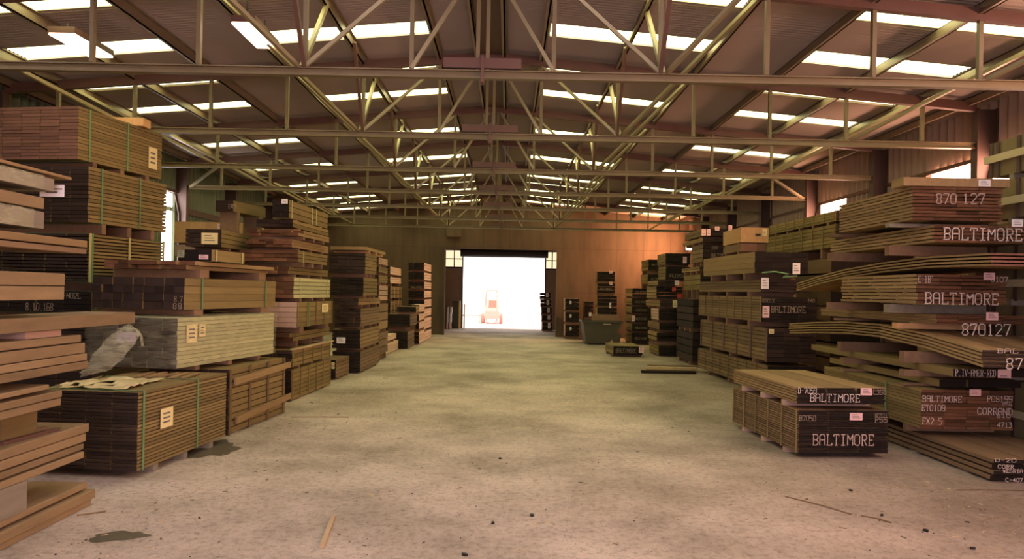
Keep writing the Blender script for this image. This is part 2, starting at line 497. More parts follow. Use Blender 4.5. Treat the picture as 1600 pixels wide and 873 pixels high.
for (xa, xb) in ((-3.45, DX0), (DX1, 2.68)):
    wn += 1
    q = MB(); q.box(xa, xb, AY + .04, AY + .06, 3.3, 4.2); o = struct(q.build('window_%d' % wn, M['warmpane']))
    q = MB(); q.box(xa, xb, AY - .01, AY + .03, 3.72, 3.77); q.box((xa + xb) / 2 - .03, (xa + xb) / 2 + .03, AY - .01, AY + .03, 3.3, 4.2)
    q.box(xa, xb, AY - .02, AY + .03, 3.25, 3.32)
    q.build('window_frame', M['darkmetal'], o)
# rolled shutter over the yard door
q = MB(); q.tube([(DX0 - .1, AY - .28, 4.08), (DX1 + .1, AY - .28, 4.08)], 0.22, 16); d = struct(q.build('door_1', M['darkmetal']))
q = MB(); q.box(DX0, DX1, AY - .08, AY - .02, DZ, 4.12); q.build('door_curtain', M['columnsteel'], d)
q = MB(); q.box(DX0 - .02, DX0 + .05, AY - .1, AY - .0, 0, DZ); q.box(DX1 - .05, DX1 + .02, AY - .1, AY, 0, DZ); q.build('door_rail', M['rust'], d)
q = MB(); q.box(OX0 - .08, OX0, Y1 - .06, Y1, 0, OZ + .08); q.box(OX1, OX1 + .08, Y1 - .06, Y1, 0, OZ + .08); q.box(OX0, OX1, Y1 - .06, Y1, OZ, OZ + .08)
struct(q.build('trim_6', M['boardwall']))
q = MB(); q.box(OX0 + .05, OX0 + .7, Y1 - .3, Y1 - .02, 4.45, 4.9); struct(q.build('trim_7', M['boardwall']))

# ------------------------------------------------------------------ steel frame
ORD = ['first', 'second', 'third', 'fourth', 'fifth', 'sixth', 'seventh', 'eighth']
def rz(x): return roof(x) - 0.17            # rafter centre line
for n in range(7):
    y = YT0 + BAY * n
    t = thing('roof_truss', '%s rust-brown steel roof truss counted from the open end' % ORD[n], 'roof truss', (XC, y, CHORD), 0, 'steel roof trusses')
    def loc(x, z): return (x, 0, z - CHORD)
    X = 8.2
    MB().box(-X, X, -.05, .05, -.05, -.036).box(-X, X, -.012, .012, -.036, .036).box(-X, X, -.05, .05, .036, .05).build('bottom_chord', M['steel'], t)
    for s in (-1, 1):
        MB().bar(loc(0, rz(XC)), loc(s * X, rz(XC + s * X)), 0.1, 0.15).build('rafter', M['rust'], t)
        for k, o in enumerate(OFFS):
            MB().bar(loc(s * o, CHORD + .06), loc(s * o, rz(XC + s * o) - .06), 0.05, 0.065).build('post', M['steel'], t)
        MB().bar(loc(s * .06, CHORD + .06), loc(s * .06, rz(XC) - .05), 0.045, 0.05).build('post', M['steel'], t)
        MB().bar((s * OFFS[0], -.02, .06), loc(s * .12, rz(XC) - .07), 0.045, 0.045).build('diagonal', M['tube'], t)
        MB().bar((s * OFFS[1], -.02, .06), loc(s * OFFS[0], rz(XC + s * .86) - .07), 0.045, 0.045).build('diagonal', M['tube'], t)
        # struts from the chord up to the purlins in front and behind
        p2 = rz(XC + s * OFFS[1]) + .05 - CHORD
        MB().bar((s * OFFS[1], -.03, .06), (s * (OFFS[1] - .04), -1.0, p2), 0.05, 0.06).build('purlin_strut', M['rust'], t)
        MB().bar((s * (OFFS[1] + .05), .03, .06), (s * OFFS[1], 1.0, p2), 0.05, 0.06).build('purlin_strut', M['tube'], t)
        for a, b in ((1, 2), (4, 5)):
            MB().bar((s * (OFFS[a] + .08), -.04, .06), (s * OFFS[b], -BAY + .1, rz(XC + s * OFFS[b]) + .06 - CHORD), 0.05, 0.05).build('purlin_strut', M['tube'], t)
    MB().box(-.47, -.02, -.06, .06, .07, .19).build('splice_plate', M['rust'], t)
    MB().box(.02, .47, -.06, .06, .07, .19).build('splice_plate', M['rust'], t)
    MB().box(-.02, .02, -.075, .075, -.1, .22).build('splice_plate', M['rust'], t)
# plan braces at chord level between third and fourth truss
for s, lab in ((-1, 'thin steel brace slanting to the post beside the hanging green sheet'), (1, 'thin steel brace slanting to a post above the tan crate')):
    a = (XC + s * OFFS[4], YT0 + BAY * 2 + .06, CHORD); b = (XC + s * 8.15, YT0 + BAY * 3, CHORD)
    tag(MB().bar(a, b, .05, .05).build('plan_brace', M['tube']), lab, 'brace')

# purlins along the shed
pn = 0
PW = {1: 'slope over the sawn beams', -1: 'x'}
for s in (-1, 1):
    side = 'sawn beams' if s < 0 else 'stencilled packs'
    for k, o in enumerate([0.23] + OFFS + [8.1]):
        x = XC + s * o
        zt = roof(x) - 0.02
        p = MB()
        p.box(-.012, .012, 0, Y1 - Y0 - .02, -.15, 0)
        p.box(-.012, .05, 0, Y1 - Y0 - .02, -.012, 0)
        p.box(-.05, .012, 0, Y1 - Y0 - .02, -.15, -.138)
        ob = p.build('roof_purlin', M['purlin'], None, (x, Y0 + .01, zt))
        tag(ob, '%s steel purlin down from the ridge on the slope over the %s' % (ORD[k], side), 'purlin', 'roof purlins')

# columns with haunched tops
for n in range(7):
    y = YT0 + BAY * n
    for s in (-1, 1):
        side = 'green-lit wall' if s < 0 else 'ribbon-window wall'
        xi = XC + s * 8.2
        t = thing('steel_column', '%s dark steel column along the %s' % (ORD[n], side), 'column', (xi, y, 0), 0, 'columns along the %s' % side)
        ztop = roof(xi) - .2
        MB().box(min(0, s * .02), max(0, s * .02), -.09, .09, 0, ztop).build('inner_flange', M['columnsteel'], t)
        q = MB()
        pts = [(.02, 0), (.2, 0), (.2, 3.9), (.33, 4.5), (.33, ztop), (.02, ztop)]
        n0 = len(q.v)
        for (dx, z) in pts:
            q.v.append((s * dx, -.012, z))
        for (dx, z) in pts:
            q.v.append((s * dx, .012, z))
        m6 = len(pts)
        q.f.append(tuple(range(m6)) if s > 0 else tuple(range(m6))[::-1]); q.mi.append(0)
        q.f.append(tuple(range(m6, 2 * m6))[::-1] if s > 0 else tuple(range(m6, 2 * m6))); q.mi.append(0)
        for i in range(m6):
            j = (i + 1) % m6
            q.f.append((i, j, m6 + j, m6 + i)); q.mi.append(0)
        q.build('web', M['columnsteel'], t)
        q = MB()
        a = [(s * .2, 0), (s * .2, 3.9), (s * .33, 4.5), (s * .33, ztop)]
        for (p, r) in zip(a[:-1], a[1:]):
            q.bar((p[0], 0, p[1]), (r[0], 0, r[1]), .02, .18)
        q.build('outer_flange', M['columnsteel'], t)

# ------------------------------------------------------------------ lettering
GL = {
 'A': [(0, 0, 0, 5), (0, 5, 1, 6), (1, 6, 3, 6), (3, 6, 4, 5), (4, 5, 4, 0), (0, 3, 4, 3)],
 'B': [(0, 0, 3, 0), (0, 6, 3, 6), (.6, 0, .6, 6), (.6, 3, 3, 3), (3, 6, 4, 5), (4, 5, 4, 4), (4, 4, 3, 3), (3, 3, 4, 2), (4, 2, 4, 1), (4, 1, 3, 0)],
 'C': [(4, 5, 3, 6), (3, 6, 1, 6), (1, 6, 0, 5), (0, 5, 0, 1), (0, 1, 1, 0), (1, 0, 3, 0), (3, 0, 4, 1)],
 'D': [(0, 0, 3, 0), (0, 6, 3, 6), (.6, 0, .6, 6), (3, 6, 4, 5), (4, 5, 4, 1), (4, 1, 3, 0)],
 'E': [(0, 0, 4, 0), (0, 6, 4, 6), (.6, 0, .6, 6), (.6, 3, 3, 3), (4, 0, 4, 1), (4, 6, 4, 5)],
 'F': [(0, 6, 4, 6), (.6, 0, .6, 6), (.6, 3, 3, 3), (0, 0, 1.4, 0), (4, 6, 4, 5)],
 'G': [(4, 5, 3, 6), (3, 6, 1, 6), (1, 6, 0, 5), (0, 5, 0, 1), (0, 1, 1, 0), (1, 0, 4, 0), (4, 0, 4, 2.6), (2.4, 2.6, 4, 2.6)],
 'I': [(.6, 0, 3.4, 0), (.6, 6, 3.4, 6), (2, 0, 2, 6)],
 'K': [(.4, 0, .4, 6), (4, 6, .4, 3), (1.4, 3.6, 4, 0)],
 'L': [(.6, 0, .6, 6), (0, 6, 1.4, 6), (0, 0, 4, 0), (4, 0, 4, 1.2)],
 'M': [(0, 0, 0, 6), (0, 6, 2, 3), (2, 3, 4, 6), (4, 6, 4, 0)],
 'N': [(0, 0, 0, 6), (0, 6, 4, 0), (4, 0, 4, 6)],
 'O': [(1, 0, 3, 0), (3, 0, 4, 1), (4, 1, 4, 5), (4, 5, 3, 6), (3, 6, 1, 6), (1, 6, 0, 5), (0, 5, 0, 1), (0, 1, 1, 0)],
 'P': [(.5, 0, .5, 6), (.5, 6, 3, 6), (3, 6, 4, 5), (4, 5, 4, 4), (4, 4, 3, 3), (3, 3, .5, 3), (0, 0, 1.2, 0)],
 'R': [(.6, 0, .6, 6), (0, 6, 3, 6), (3, 6, 4, 5), (4, 5, 4, 4), (4, 4, 3, 3), (3, 3, .6, 3), (2, 3, 4, 0), (0, 0, 1.4, 0)],
 'S': [(4, 5, 3, 6), (3, 6, 1, 6), (1, 6, 0, 5), (0, 5, 0, 4), (0, 4, 1, 3), (1, 3, 3, 3), (3, 3, 4, 2), (4, 2, 4, 1), (4, 1, 3, 0), (3, 0, 1, 0), (1, 0, 0, 1)],
 'T': [(0, 6, 4, 6), (2, 0, 2, 6), (0, 6, 0, 5), (4, 6, 4, 5), (1.3, 0, 2.7, 0)],
 'V': [(0, 6, 2, 0), (2, 0, 4, 6)],
 'W': [(0, 6, 1, 0), (1, 0, 2, 4), (2, 4, 3, 0), (3, 0, 4, 6)],
 'X': [(0, 0, 4, 6), (0, 6, 4, 0)],
 'Y': [(0, 6, 2, 3), (4, 6, 2, 3), (2, 3, 2, 0)],
 'Z': [(0, 6, 4, 6), (4, 6, 0, 0), (0, 0, 4, 0)],
 '0': [(1, 0, 3, 0), (3, 0, 4, 1), (4, 1, 4, 5), (4, 5, 3, 6), (3, 6, 1, 6), (1, 6, 0, 5), (0, 5, 0, 1), (0, 1, 1, 0)],
 '1': [(2, 0, 2, 6), (2, 6, 1, 5), (1, 0, 3, 0)],
 '2': [(0, 5, 1, 6), (1, 6, 3, 6), (3, 6, 4, 5), (4, 5, 4, 4), (4, 4, 0, 0), (0, 0, 4, 0)],
 '3': [(0, 6, 4, 6), (4, 6, 2, 3.6), (2, 3.6, 4, 2.6), (4, 2.6, 4, 1), (4, 1, 3, 0), (3, 0, 0, 0)],
 '4': [(3, 0, 3, 6), (3, 6, 0, 2), (0, 2, 4, 2)],
 '5': [(4, 6, 0, 6), (0, 6, 0, 3.4), (0, 3.4, 3, 3.4), (3, 3.4, 4, 2.4), (4, 2.4, 4, 1), (4, 1, 3, 0), (3, 0, 0, 0)],
 '6': [(4, 6, 1, 6), (1, 6, 0, 5), (0, 5, 0, 0), (0, 0, 4, 0), (4, 0, 4, 3), (4, 3, 0, 3)],
 '7': [(0, 6, 4, 6), (4, 6, 1.4, 0), (0, 6, 0, 5)],
 '8': [(1, 0, 3, 0), (3, 0, 4, 1), (4, 1, 3, 3), (3, 3, 4, 5), (4, 5, 3, 6), (3, 6, 1, 6), (1, 6, 0, 5), (0, 5, 1, 3), (1, 3, 0, 1), (0, 1, 1, 0), (1, 3, 3, 3)],
 '9': [(4, 3, 0, 3), (0, 3, 0, 6), (0, 6, 4, 6), (4, 6, 4, 1), (4, 1, 3, 0), (3, 0, 0, 0)],
 '.': [(1.6, 0, 2.4, 0)], '-': [(.8, 3, 3.2, 3)], ':': [(1.7, 1.5, 2.3, 1.5), (1.7, 4.5, 2.3, 4.5)], '"': [(1.2, 5, 1.2, 6), (2.6, 5, 2.6, 6)], ' ': [],
}
def lettering(text, x0, x1, z0, z1, y, parent, mat, thick=None):
    """stencilled characters on the plane y = const, from x0..x1, z0..z1 in the parent's own space"""
    mb = MB()
    n = len(text)
    pitch = (x1 - x0) / n
    cw = pitch * 0.74
    h = z1 - z0
    th = thick or min(h * 0.11, cw * 0.16)
    for i, ch in enumerate(text):
        ox = x0 + pitch * i + pitch * 0.13
        for (a, b, c, d) in GL.get(ch, []):
            p = Vector((ox + a / 4 * cw, 0, z0 + b / 6 * h)); q = Vector((ox + c / 4 * cw, 0, z0 + d / 6 * h))
            dr = (q - p)
            if dr.length < 1e-6:
                continue
            dr.normalize()
            nn = Vector((-dr.z, 0, dr.x)) * th / 2
            p -= dr * th * .3; q += dr * th * .3
            f = Vector((0, y - .0015, 0)); g = Vector((0, y + .0005, 0))
            mb.hexa([p - nn + f, q - nn + f, q - nn + g, p - nn + g, p + nn + f, q + nn + f, q + nn + g, p + nn + g])
    return mb.build('stencil_lettering', mat, parent)

# ------------------------------------------------------------------ lumber packs
STACK = {}
def hit(px, py, P0, nrm):
    r = ray(px, py); o = Vector((0, 0, CAMZ))
    t = (P0 - o).dot(nrm) / r.dot(nrm)
    return o + r * t

def pack(label, stack, side, Y, xc, yt, yb, xo=None, xf=None, W=None, L=None, yaw=0.0, name='lumber_pack', cat='lumber pack', group=None,
         style='mass', nl=6, nb=5, gap=0.12, face='olive', end='dark', straps=(), strap='strap', battens=0, rails=(), tags=(), text=(), bearers=3, jit=0.02, stick=0,
         zb=None, zt=None, rest=None, floor=False, wrap=False, bmat='spacer', lath=None, maxbear=0.5, battmat=None, battw=.014, ragged=0.0, bw=0.09, bwf=.485):
    """One pack of sawn boards.  (xc, yt..yb) is the upright edge nearest the aisle as seen at depth Y, xo the other edge of the end face, xf the far end of the aisle side."""
    yaw = math.radians(yaw)
    ym = (yt + yb) / 2
    c = at(xc, ym, Y)
    z_b = at(xc, yb, Y).z if zb is None else zb
    z_t = at(xc, yt, Y).z if zt is None else zt
    top = STACK.get(stack, 0.0) if rest is None else rest
    if z_b < top + .012:
        z_b = top + .012
    if z_t < z_b + .05:
        z_t = z_b + .05
    h = z_t - z_b
    dl = Vector((math.sin(yaw), math.cos(yaw), 0)); dw = Vector((math.cos(yaw), -math.sin(yaw), 0)) * side
    P0 = Vector((c.x, Y, 0))
    if W is None:
        k = ray(xo, ym).x
        W = (k * P0.y - P0.x) / (dw.x - k * dw.y)
    if L is None:
        k = ray(xf, ym).x
        L = (k * P0.y - P0.x) / (dl.x - k * dl.y)
    ctr = P0 + dl * L / 2 + dw * W / 2
    bh = z_b - top
    t = thing(name, label, cat, (ctr.x, ctr.y, top), -yaw, group)
    loc = lambda p: Matrix.Rotation(yaw, 3, 'Z') @ (p - Vector((ctr.x, ctr.y, top)))
    ax = -side * W / 2                       # local x of the aisle face
    hx, hy = W / 2, L / 2
    # bearers
    if bearers:
        bm = MB().box(-hx + .01, hx - .01, -bw / 2, bw / 2, 0, bh, 0).mesh('bearer', [M[bmat]])
        for i in range(bearers):
            f = (i + .5) / bearers if bearers > 2 else (.12 + .76 * i)
            put(bm, 'bearer', t, (0, -hy + .06 + (L - .12) * f, 0))
    # boards
    t_l = h / nl
    tb = t_l * (1 - gap)
    wb = W / nb
    mats = [M[face], M[end]]
    if style == 'boards':
        me = MB().box(-wb * bwf, wb * bwf, -hy + .004, hy - .004, 0, tb, 0, 1).mesh('board', mats)
        for i in range(nl):
            for j in range(nb):
                x = -hx + wb * (j + .5)
                sx = random.uniform(-1, 1) * jit * .35
                if (j == 0 and side > 0) or (j == nb - 1 and side < 0):
                    sx = random.uniform(0, 1) * jit * side * .5
                put(me, 'board', t, (x + sx, random.uniform(0, 1) * jit - jit * .2 + (ragged * random.uniform(0, 1)), bh + t_l * i + (t_l - tb) * .5))
        if stick:
            sw = t_l - tb
            ms = MB().box(-hx, hx, -.02, .02, 0, sw).mesh('sticker', [M[face]])
            for i in range(nl - 1):
                for k in range(stick):
                    put(ms, 'sticker', t, (0, -hy + .05 + (L - .1) * (k + random.uniform(.2, .8)) / stick, bh + t_l * (i + 1) - sw * .5))
    else:
        mb = MB()
        for i in range(nl):
            for j in range(nb):
                x = -hx + wb * (j + .5)
                sx = random.uniform(0, 1) * jit * side * .4 if ((j == 0 and side > 0) or (j == nb - 1 and side < 0)) else 0
                ra = random.uniform(0, jit) * .6 + ragged * random.uniform(0, 1)
                mb.box(x - wb * .492 + sx, x + wb * .492 + sx, -hy + ra, hy - random.uniform(0, jit) * .5, bh + t_l * i + (t_l - tb) * .5, bh + t_l * i + (t_l + tb) * .5, 0, 1)
        mb.build('timber', mats, t)
    zt_l = bh + h
    # plastic or steel straps
    for fr in straps:
        y = -hy + L * fr
        e = .006 + jit * .2
        q = MB(); sw = .016
        q.box(-hx - e, -hx - e + .004, y - sw, y + sw, bh - .003, zt_l + .004); q.box(hx + e - .004, hx + e, y - sw, y + sw, bh - .003, zt_l + .004)
        q.box(-hx - e, hx + e, y - sw, y + sw, zt_l, zt_l + .004); q.box(-hx - e, hx + e, y - sw, y + sw, bh - .004, bh)
        q.build('strap', M[strap], t)
    if battens:
        bmsh = MB().box(-.005, .005, -battw, battw, 0, h).mesh('batten', [M[battmat or face]])
        for i in range(battens):
            put(bmsh, 'batten', t, (ax - side * .008, -hy + .04 + (L - .08) * i / max(1, battens - 1), bh))
    for (f0, f1, z0f, z1f) in rails:
        q = MB(); ya, yb_ = -hy + L * f0, -hy + L * f1
        x = ax - side * .04
        q.bar((x, ya, bh + h * z0f), (x, yb_, bh + h * z1f), .03, .09)
        q.build('rail', M['tan'], t)
    # tags and lettering, given as rectangles on the photograph's face
    nE = Vector((-math.sin(yaw), -math.cos(yaw), 0)); PE = P0
    nS = dw * -1
    for tg in tags:
        fc, a0, b0, a1, b1 = tg[:5]
        pm = tg[5] if len(tg) > 5 else 'paper'
        nrm = nE if fc == 'end' else nS
        p = loc(hit(a0, b1, PE, nrm)); r = loc(hit(a1, b0, PE, nrm))
        q = MB()
        zz0, zz1 = sorted((p.z, r.z))
        if fc == 'end':
            xx0, xx1 = sorted((p.x, r.x))
            yy = -hy - .012
            q.box(xx0, xx1, yy, yy + .003, zz0, zz1, 0)
            for k in range(3):
                zc = zz0 + (zz1 - zz0) * (.28 + .22 * k)
                q.box(xx0 + (xx1 - xx0) * .18, xx1 - (xx1 - xx0) * (.18 + .1 * k), yy - .001, yy + .001, zc, zc + (zz1 - zz0) * .07, 1)
        else:
            yy0, yy1 = sorted((p.y, r.y))
            xx = ax - side * .014
            q.box(min(xx, xx + side * .003), max(xx, xx + side * .003), yy0, yy1, zz0, zz1, 0)
            for k in range(3):
                zc = zz0 + (zz1 - zz0) * (.25 + .22 * k)
                q.box(xx - .0015, xx + .0015, yy0 + (yy1 - yy0) * .2, yy1 - (yy1 - yy0) * .25, zc, zc + (zz1 - zz0) * .08, 1)
        q.build('paper_tag', [M[pm], M['redpaper'] if pm == 'redtag' else M['ink']], t)
    for tx in text:
        s, a0, b0, a1, b1 = tx[:5]
        p = loc(hit(a0, b1, PE, nE)); r = loc(hit(a1, b0, PE, nE))
        lettering(s, p.x, r.x, p.z, r.z, -hy - .006, t, M[tx[5] if len(tx) > 5 else 'chalk'])
    if lath:
        for (f0, f1, off) in lath:
            MB().box(ax - side * (.03 + off), ax - side * (off - .05), -hy + L * f0, -hy + L * f1, zt_l, zt_l + .025).build('lath', M['pale'], t)
            zt_l += .026
    if wrap:
        q = MB(); e = .02
        ny, nz = 26, 8
        def wob(): return random.uniform(-.006, .014)
        grid = {}
        ring = [(-hx - e, -hy - e), (hx + e, -hy - e), (hx + e, hy + e), (-hx - e, hy + e)]
        per = []
        for (a, b) in zip(ring, ring[1:] + ring[:1]):
            m_ = 10 if abs(a[0] - b[0]) > .01 else 20
            for i in range(m_):
                per.append((a[0] + (b[0] - a[0]) * i / m_, a[1] + (b[1] - a[1]) * i / m_))
        npz = len(per)
        for k in range(nz + 1):
            for (x, y) in per:
                w_ = 1 + wob() * 1.2
                q.v.append((x * w_, y * (1 + wob() * .4), bh - .0 + (h + e) * k / nz))
        for k in range(nz):
            for i in range(npz):
                j = (i + 1) % npz
                q.f.append((k * npz + i, k * npz + j, (k + 1) * npz + j, (k + 1) * npz + i)); q.mi.append(0)
        q.f.append(tuple(nz * npz + i for i in range(npz))); q.mi.append(0)
        o = q.build('plastic_film', M['film'], t)
        for p in o.data.polygons:
            p.use_smooth = True
        zt_l += e
    STACK[stack] = top + zt_l + (.006 if straps else 0)
    print('PACK ' + t.name[-16:] + ' %-40s X%.2f Y%.2f W%.2f L%.2f z%.2f-%.2f bear%.2f' % (label[:40], P0.x, Y, W, L, z_b, z_t, bh))
    return t
M['redtag'] = M['paper']

# ------------------------------------------------------------------ loose sawn beams at the edge of the aisle
XF = -3.75
def beam(label, px, yt, yb, xface=XF, width=.5, ynear=3.4, mat='beam', film=False, drop=0.0, rest=None):
    ym = (yt + yb) / 2
    Yf = xface / ray(px, ym).x
    zt, zb = at(px, yt, Yf).z, at(px, yb, Yf).z
    if rest is not None:
        zb = max(zb, rest)
    zt = max(zt, zb + .02)
    t = thing('wrapped_beam' if film else 'timber_beam', label, 'beam', (xface - width / 2, (ynear + Yf) / 2, zb), random.uniform(-.006, .006), 'loose sawn beams')
    hy, hx, h = (Yf - ynear) / 2, width / 2, zt - zb
    q = MB()
    q.box(-hx, hx, -hy, hy, .001, h - .001, 0, 1)
    o = q.build('timber', [M['grey' if film else mat], M['paleend']], t)
    bv = o.modifiers.new('soft', 'BEVEL'); bv.width = .006; bv.segments = 2
    if film:
        e = .006
        q = MB(); n = 14
        for k in range(n + 1):
            y = -hy + (2 * hy + .05) * k / n
            sh = 1.0 if k < n else .55
            for (x, z) in ((hx + e, -.0), (hx + e, h + e), (-hx, h + e), (-hx, -.0)):
                q.v.append((x * sh + random.uniform(-.004, .006), y, (z - h / 2) * sh + h / 2 + random.uniform(-.002, .004)))
        for k in range(n):
            for i in range(3):
                a = k * 4 + i
                q.f.append((a, a + 1, a + 5, a + 4)); q.mi.append(0)
        b = n * 4
        q.f.append((b, b + 1, b + 2, b + 3)); q.mi.append(0)
        f = q.build('plastic_film', M['flapfilm'], t)
    print('BEAM', label[:40], 'Y %.2f z %.2f-%.2f' % (Yf, zb, zt))
    return t, zt, Yf

def block(label, px0, px1, yt, yb, xface=XF, depth=.5, mat='spacer', z0=None, z1=None, name='spacer_block'):
    ym = (yt + yb) / 2
    ya, yb_ = xface / ray(px0, ym).x, xface / ray(px1, ym).x
    if ya > yb_:
        ya, yb_ = yb_, ya
    zt = at(px1, yt, yb_).z if z1 is None else z1
    zb = at(px1, yb, yb_).z if z0 is None else z0
    q = MB(); q.box(xface - depth, xface, ya, yb_, zb + .001, zt - .001)
    return tag(q.build(name, M[mat]), label, 'block')

z = 0.0
def stackbeam(lab, px, yt, yb, **k):
    global z
    t, zt, yf = beam(lab, px, yt, yb, rest=z, **k)
    z = zt
    return t
stackbeam('bottom sawn beam lying on the concrete by the dark wet patch', 142, 778, 792)
stackbeam('sawn beam second from the concrete, sticking out furthest of the floor pile', 148, 763, 777, xface=-3.73)
stackbeam('wide sawn slab on top of the floor pile, stained top showing', 137, 752.5, 762, xface=-3.76)
zA = z
t2 = [('lowest of four sawn planks hovering over the floor pile', 130, 704.5, 715), ('second lowest of four sawn planks above the mossy block', 131, 692, 701.5),
      ('third plank of the four above the mossy block', 134, 676, 689), ('top plank of the four above the mossy block, purple offcuts on it', 138, 660.5, 674)]
z_next = at(130, 715, XF / ray(130, 710).x).z
block('mossy grey spacer block standing on the floor pile slab', -20, 42, 752, 790, mat='grey', z0=zA, z1=z_next)
tag(MB().box(XF - .5, XF - .02, 3.7, 3.9, zA + .001, z_next - .001).build('spacer_block', M['grey']), 'grey spacer block hidden further along the floor pile slab', 'block')
z = z_next
for r in t2:
    stackbeam(*r)
zB = z
for (a, b, m, lab) in ((24, 100, 'rust', 'thin purple-brown offcut lying on the top plank of four'), (66, 104, 'brown', 'small purple-brown offcut with a chipped end on the plank of four')):
    pa = at(a, 672, 5.9); pb = at(b, 671, 6.25)
    x0, y0, x1, y1 = -3.86, XF / ray(a, 670).x, -3.80, XF / ray(b, 668).x
    if b == 104:
        x0, x1 = -3.98, -3.93
    tag(MB().bar((x0, y0, zB + .014), (x1, y1, zB + .014), .045, .026).build('wood_offcut', M[m]), lab, 'offcut')
z_next = at(95, 633, XF / ray(95, 627).x).z
block('olive spacer block under the three notched beams', 2, 58, 650, 668, mat='olive', z0=zB, z1=z_next, xface=-3.93)
tag(MB().box(XF - .5, XF - .05, 3.7, 3.9, zB + .001, z_next - .001).build('spacer_block', M['olive']), 'olive spacer block further back under the notched beams', 'block')
z = z_next
stackbeam('lowest of three pinkish beams, notch cut near its end', 95.5, 621, 633)
stackbeam('middle of three pinkish beams beside the torn yellow film', 96, 609, 620)
stackbeam('top of three pinkish beams, shorter than the others', 77, 600, 608)
zC = z
z_next = at(137, 575, XF / ray(137, 569).x).z
for yy in (3.7, 5.0):
    tag(MB().box(XF - .5, XF - .06, yy, yy + .15, zC + .001, z_next - .001).build('spacer_block', M['grey']), 'grey spacer under the stained beams, %s along' % ('first' if yy < 4 else 'second'), 'block')
z = z_next
stackbeam('lowest of four stained beams beside the hanging plastic film', 137, 563, 575)
stackbeam('second of four stained beams beside the hanging plastic film', 135, 551.5, 562.5)
stackbeam('grey-faced beam, third of the four stained beams', 133, 535, 551)
stackbeam('top of the four stained beams, under the pink spacer', 128, 522.5, 534)
zD = z
z_next = at(211, 505, XF / ray(211, 496).x).z
block('pink spacer block under the longest single beam', 40, 96, 508, 523, mat='pink', z0=zD, z1=z_next, xface=-3.8)
tag(MB().box(XF - .5, XF - .06, 3.7, 3.9, zD + .001, z_next - .001).build('spacer_block', M['pink']), 'pink spacer further along under the longest beam', 'block')
z = z_next
stackbeam('longest single sawn beam, reaching over the plastic-wrapped pack', 210, 487.5, 505)
zE = z
z_next = at(100, 468, XF / ray(100, 457).x).z
for yy in (3.7, 5.0):
    tag(MB().box(XF - .5, XF - .06, yy, yy + .15, zE + .001, z_next - .001).build('spacer_block', M['spacer']), 'spacer on the longest beam, %s along' % ('first' if yy < 4 else 'second'), 'block')
z = z_next
stackbeam('lower of two thick honey beams above the dark 8.10.168 pack end', 100, 447.5, 468)
stackbeam('upper of two thick honey beams above the dark 8.10.168 pack end', 102, 427, 446.5)
zF = z
z_next = at(137, 397, XF / ray(137, 392).x).z
for yy in (3.7, 5.0):
    tag(MB().box(XF - .5, XF - .06, yy, yy + .15, zF + .001, z_next - .001).build('spacer_block', M['spacer']), 'spacer on the thick honey beams, %s along' % ('first' if yy < 4 else 'second'), 'block')
z = z_next
stackbeam('lower of two brown planks whose ends meet the green strapped pack', 137, 388.5, 397, mat='brown')
stackbeam('upper of two brown planks whose ends meet the green strapped pack', 137, 376, 387, mat='tan')
z += .03
t = stackbeam('beam in crinkled plastic with a pink tag at its end', 69, 331, 358, film=True)
stackbeam('bare honey beam between two plastic-wrapped beams', 69, 309, 327)
t = stackbeam('upper plastic-wrapped grey beam with a white paper tag', 84, 280, 300, film=True, width=.42)
lbl = MB(); pa, pb = at(57, 306, 6.12), at(96, 288, 6.12)
o = lbl.box(0, pb.x - pa.x, 0, .003, 0, pb.z - pa.z, 0).box(.05, .15, -.001, 0, .03, .045, 1).box(.08, .19, -.001, 0, .06, .07, 1).build('paper_tag', [M['paper'], M['ink']], t)
o.location = Vector((pa.x, 6.15, pa.z)) - t.location
o.rotation_euler = (0, 0, 0)
stackbeam('thin plank on top of the plastic-wrapped beams', 112, 277, 282, mat='tan', width=.3)

# ------------------------------------------------------------------ tall olive stack behind the beams
A = dict(stack='A', side=-1, yaw=9)
AY_ = 10.5
pack('dark pack standing on the floor hidden behind the sawn beams', Y=AY_, xc=143, yt=600, yb=700, W=1.75, L=1.85, zb=.12, zt=.75, nl=5, nb=3, **A)
pack('dark pack above the hidden floor pack behind the sawn beams', Y=AY_, xc=143, yt=500, yb=580, W=1.75, L=1.85, zb=.85, zt=1.45, nl=5, nb=3, **A)
pack('dark pack end lettered 8.10.168 showing between the honey beams', Y=AY_, xc=143, yt=455, yb=490, W=1.8, L=1.85, nl=5, nb=4, end='black', straps=(.04,), text=[('N02L', 104, 458, 127, 466, 'chalkdim'), ('8.10.168', 40, 474, 84, 484, 'chalkdim')], **A)
pack('olive pack with a curved cream band, lowest of the tall olive stack', Y=AY_, xc=137, yt=364, yb=441, W=1.75, xf=257, style='boards', nl=14, nb=5, gap=.34, straps=(.05,), battens=3, battmat='creamstrap', battw=.022, face='olive', end='dark', jit=.03, **A)
pack('middle olive pack of the tall stack behind the sawn beams', Y=AY_, xc=138, yt=259, yb=347, W=1.8, xf=261, style='boards', nl=14, nb=6, gap=.16, straps=(.15, .62), face='olive', end='dark', jit=.015, **A)
pack('topmost olive pack of the tall stack, cream label on its side', Y=AY_, xc=122, yt=165, yb=248, W=1.85, xf=254, style='boards', nl=16, nb=6, gap=.12, straps=(.12, .55), face='olive', end='brownend', jit=.012, tags=[('side', 231, 233, 245, 262, 'yellowpaper')], **A)
p = at(196, 197, 10.3)
tag(MB().box(-.35, .35, -.12, .12, 0, .13, 0).build('timber_baulk', M['orange'], None, (at(196, 190, 11.9).x, 11.9, STACK['A'] + .001)), 'orange baulk lying across the topmost olive pack', 'baulk')

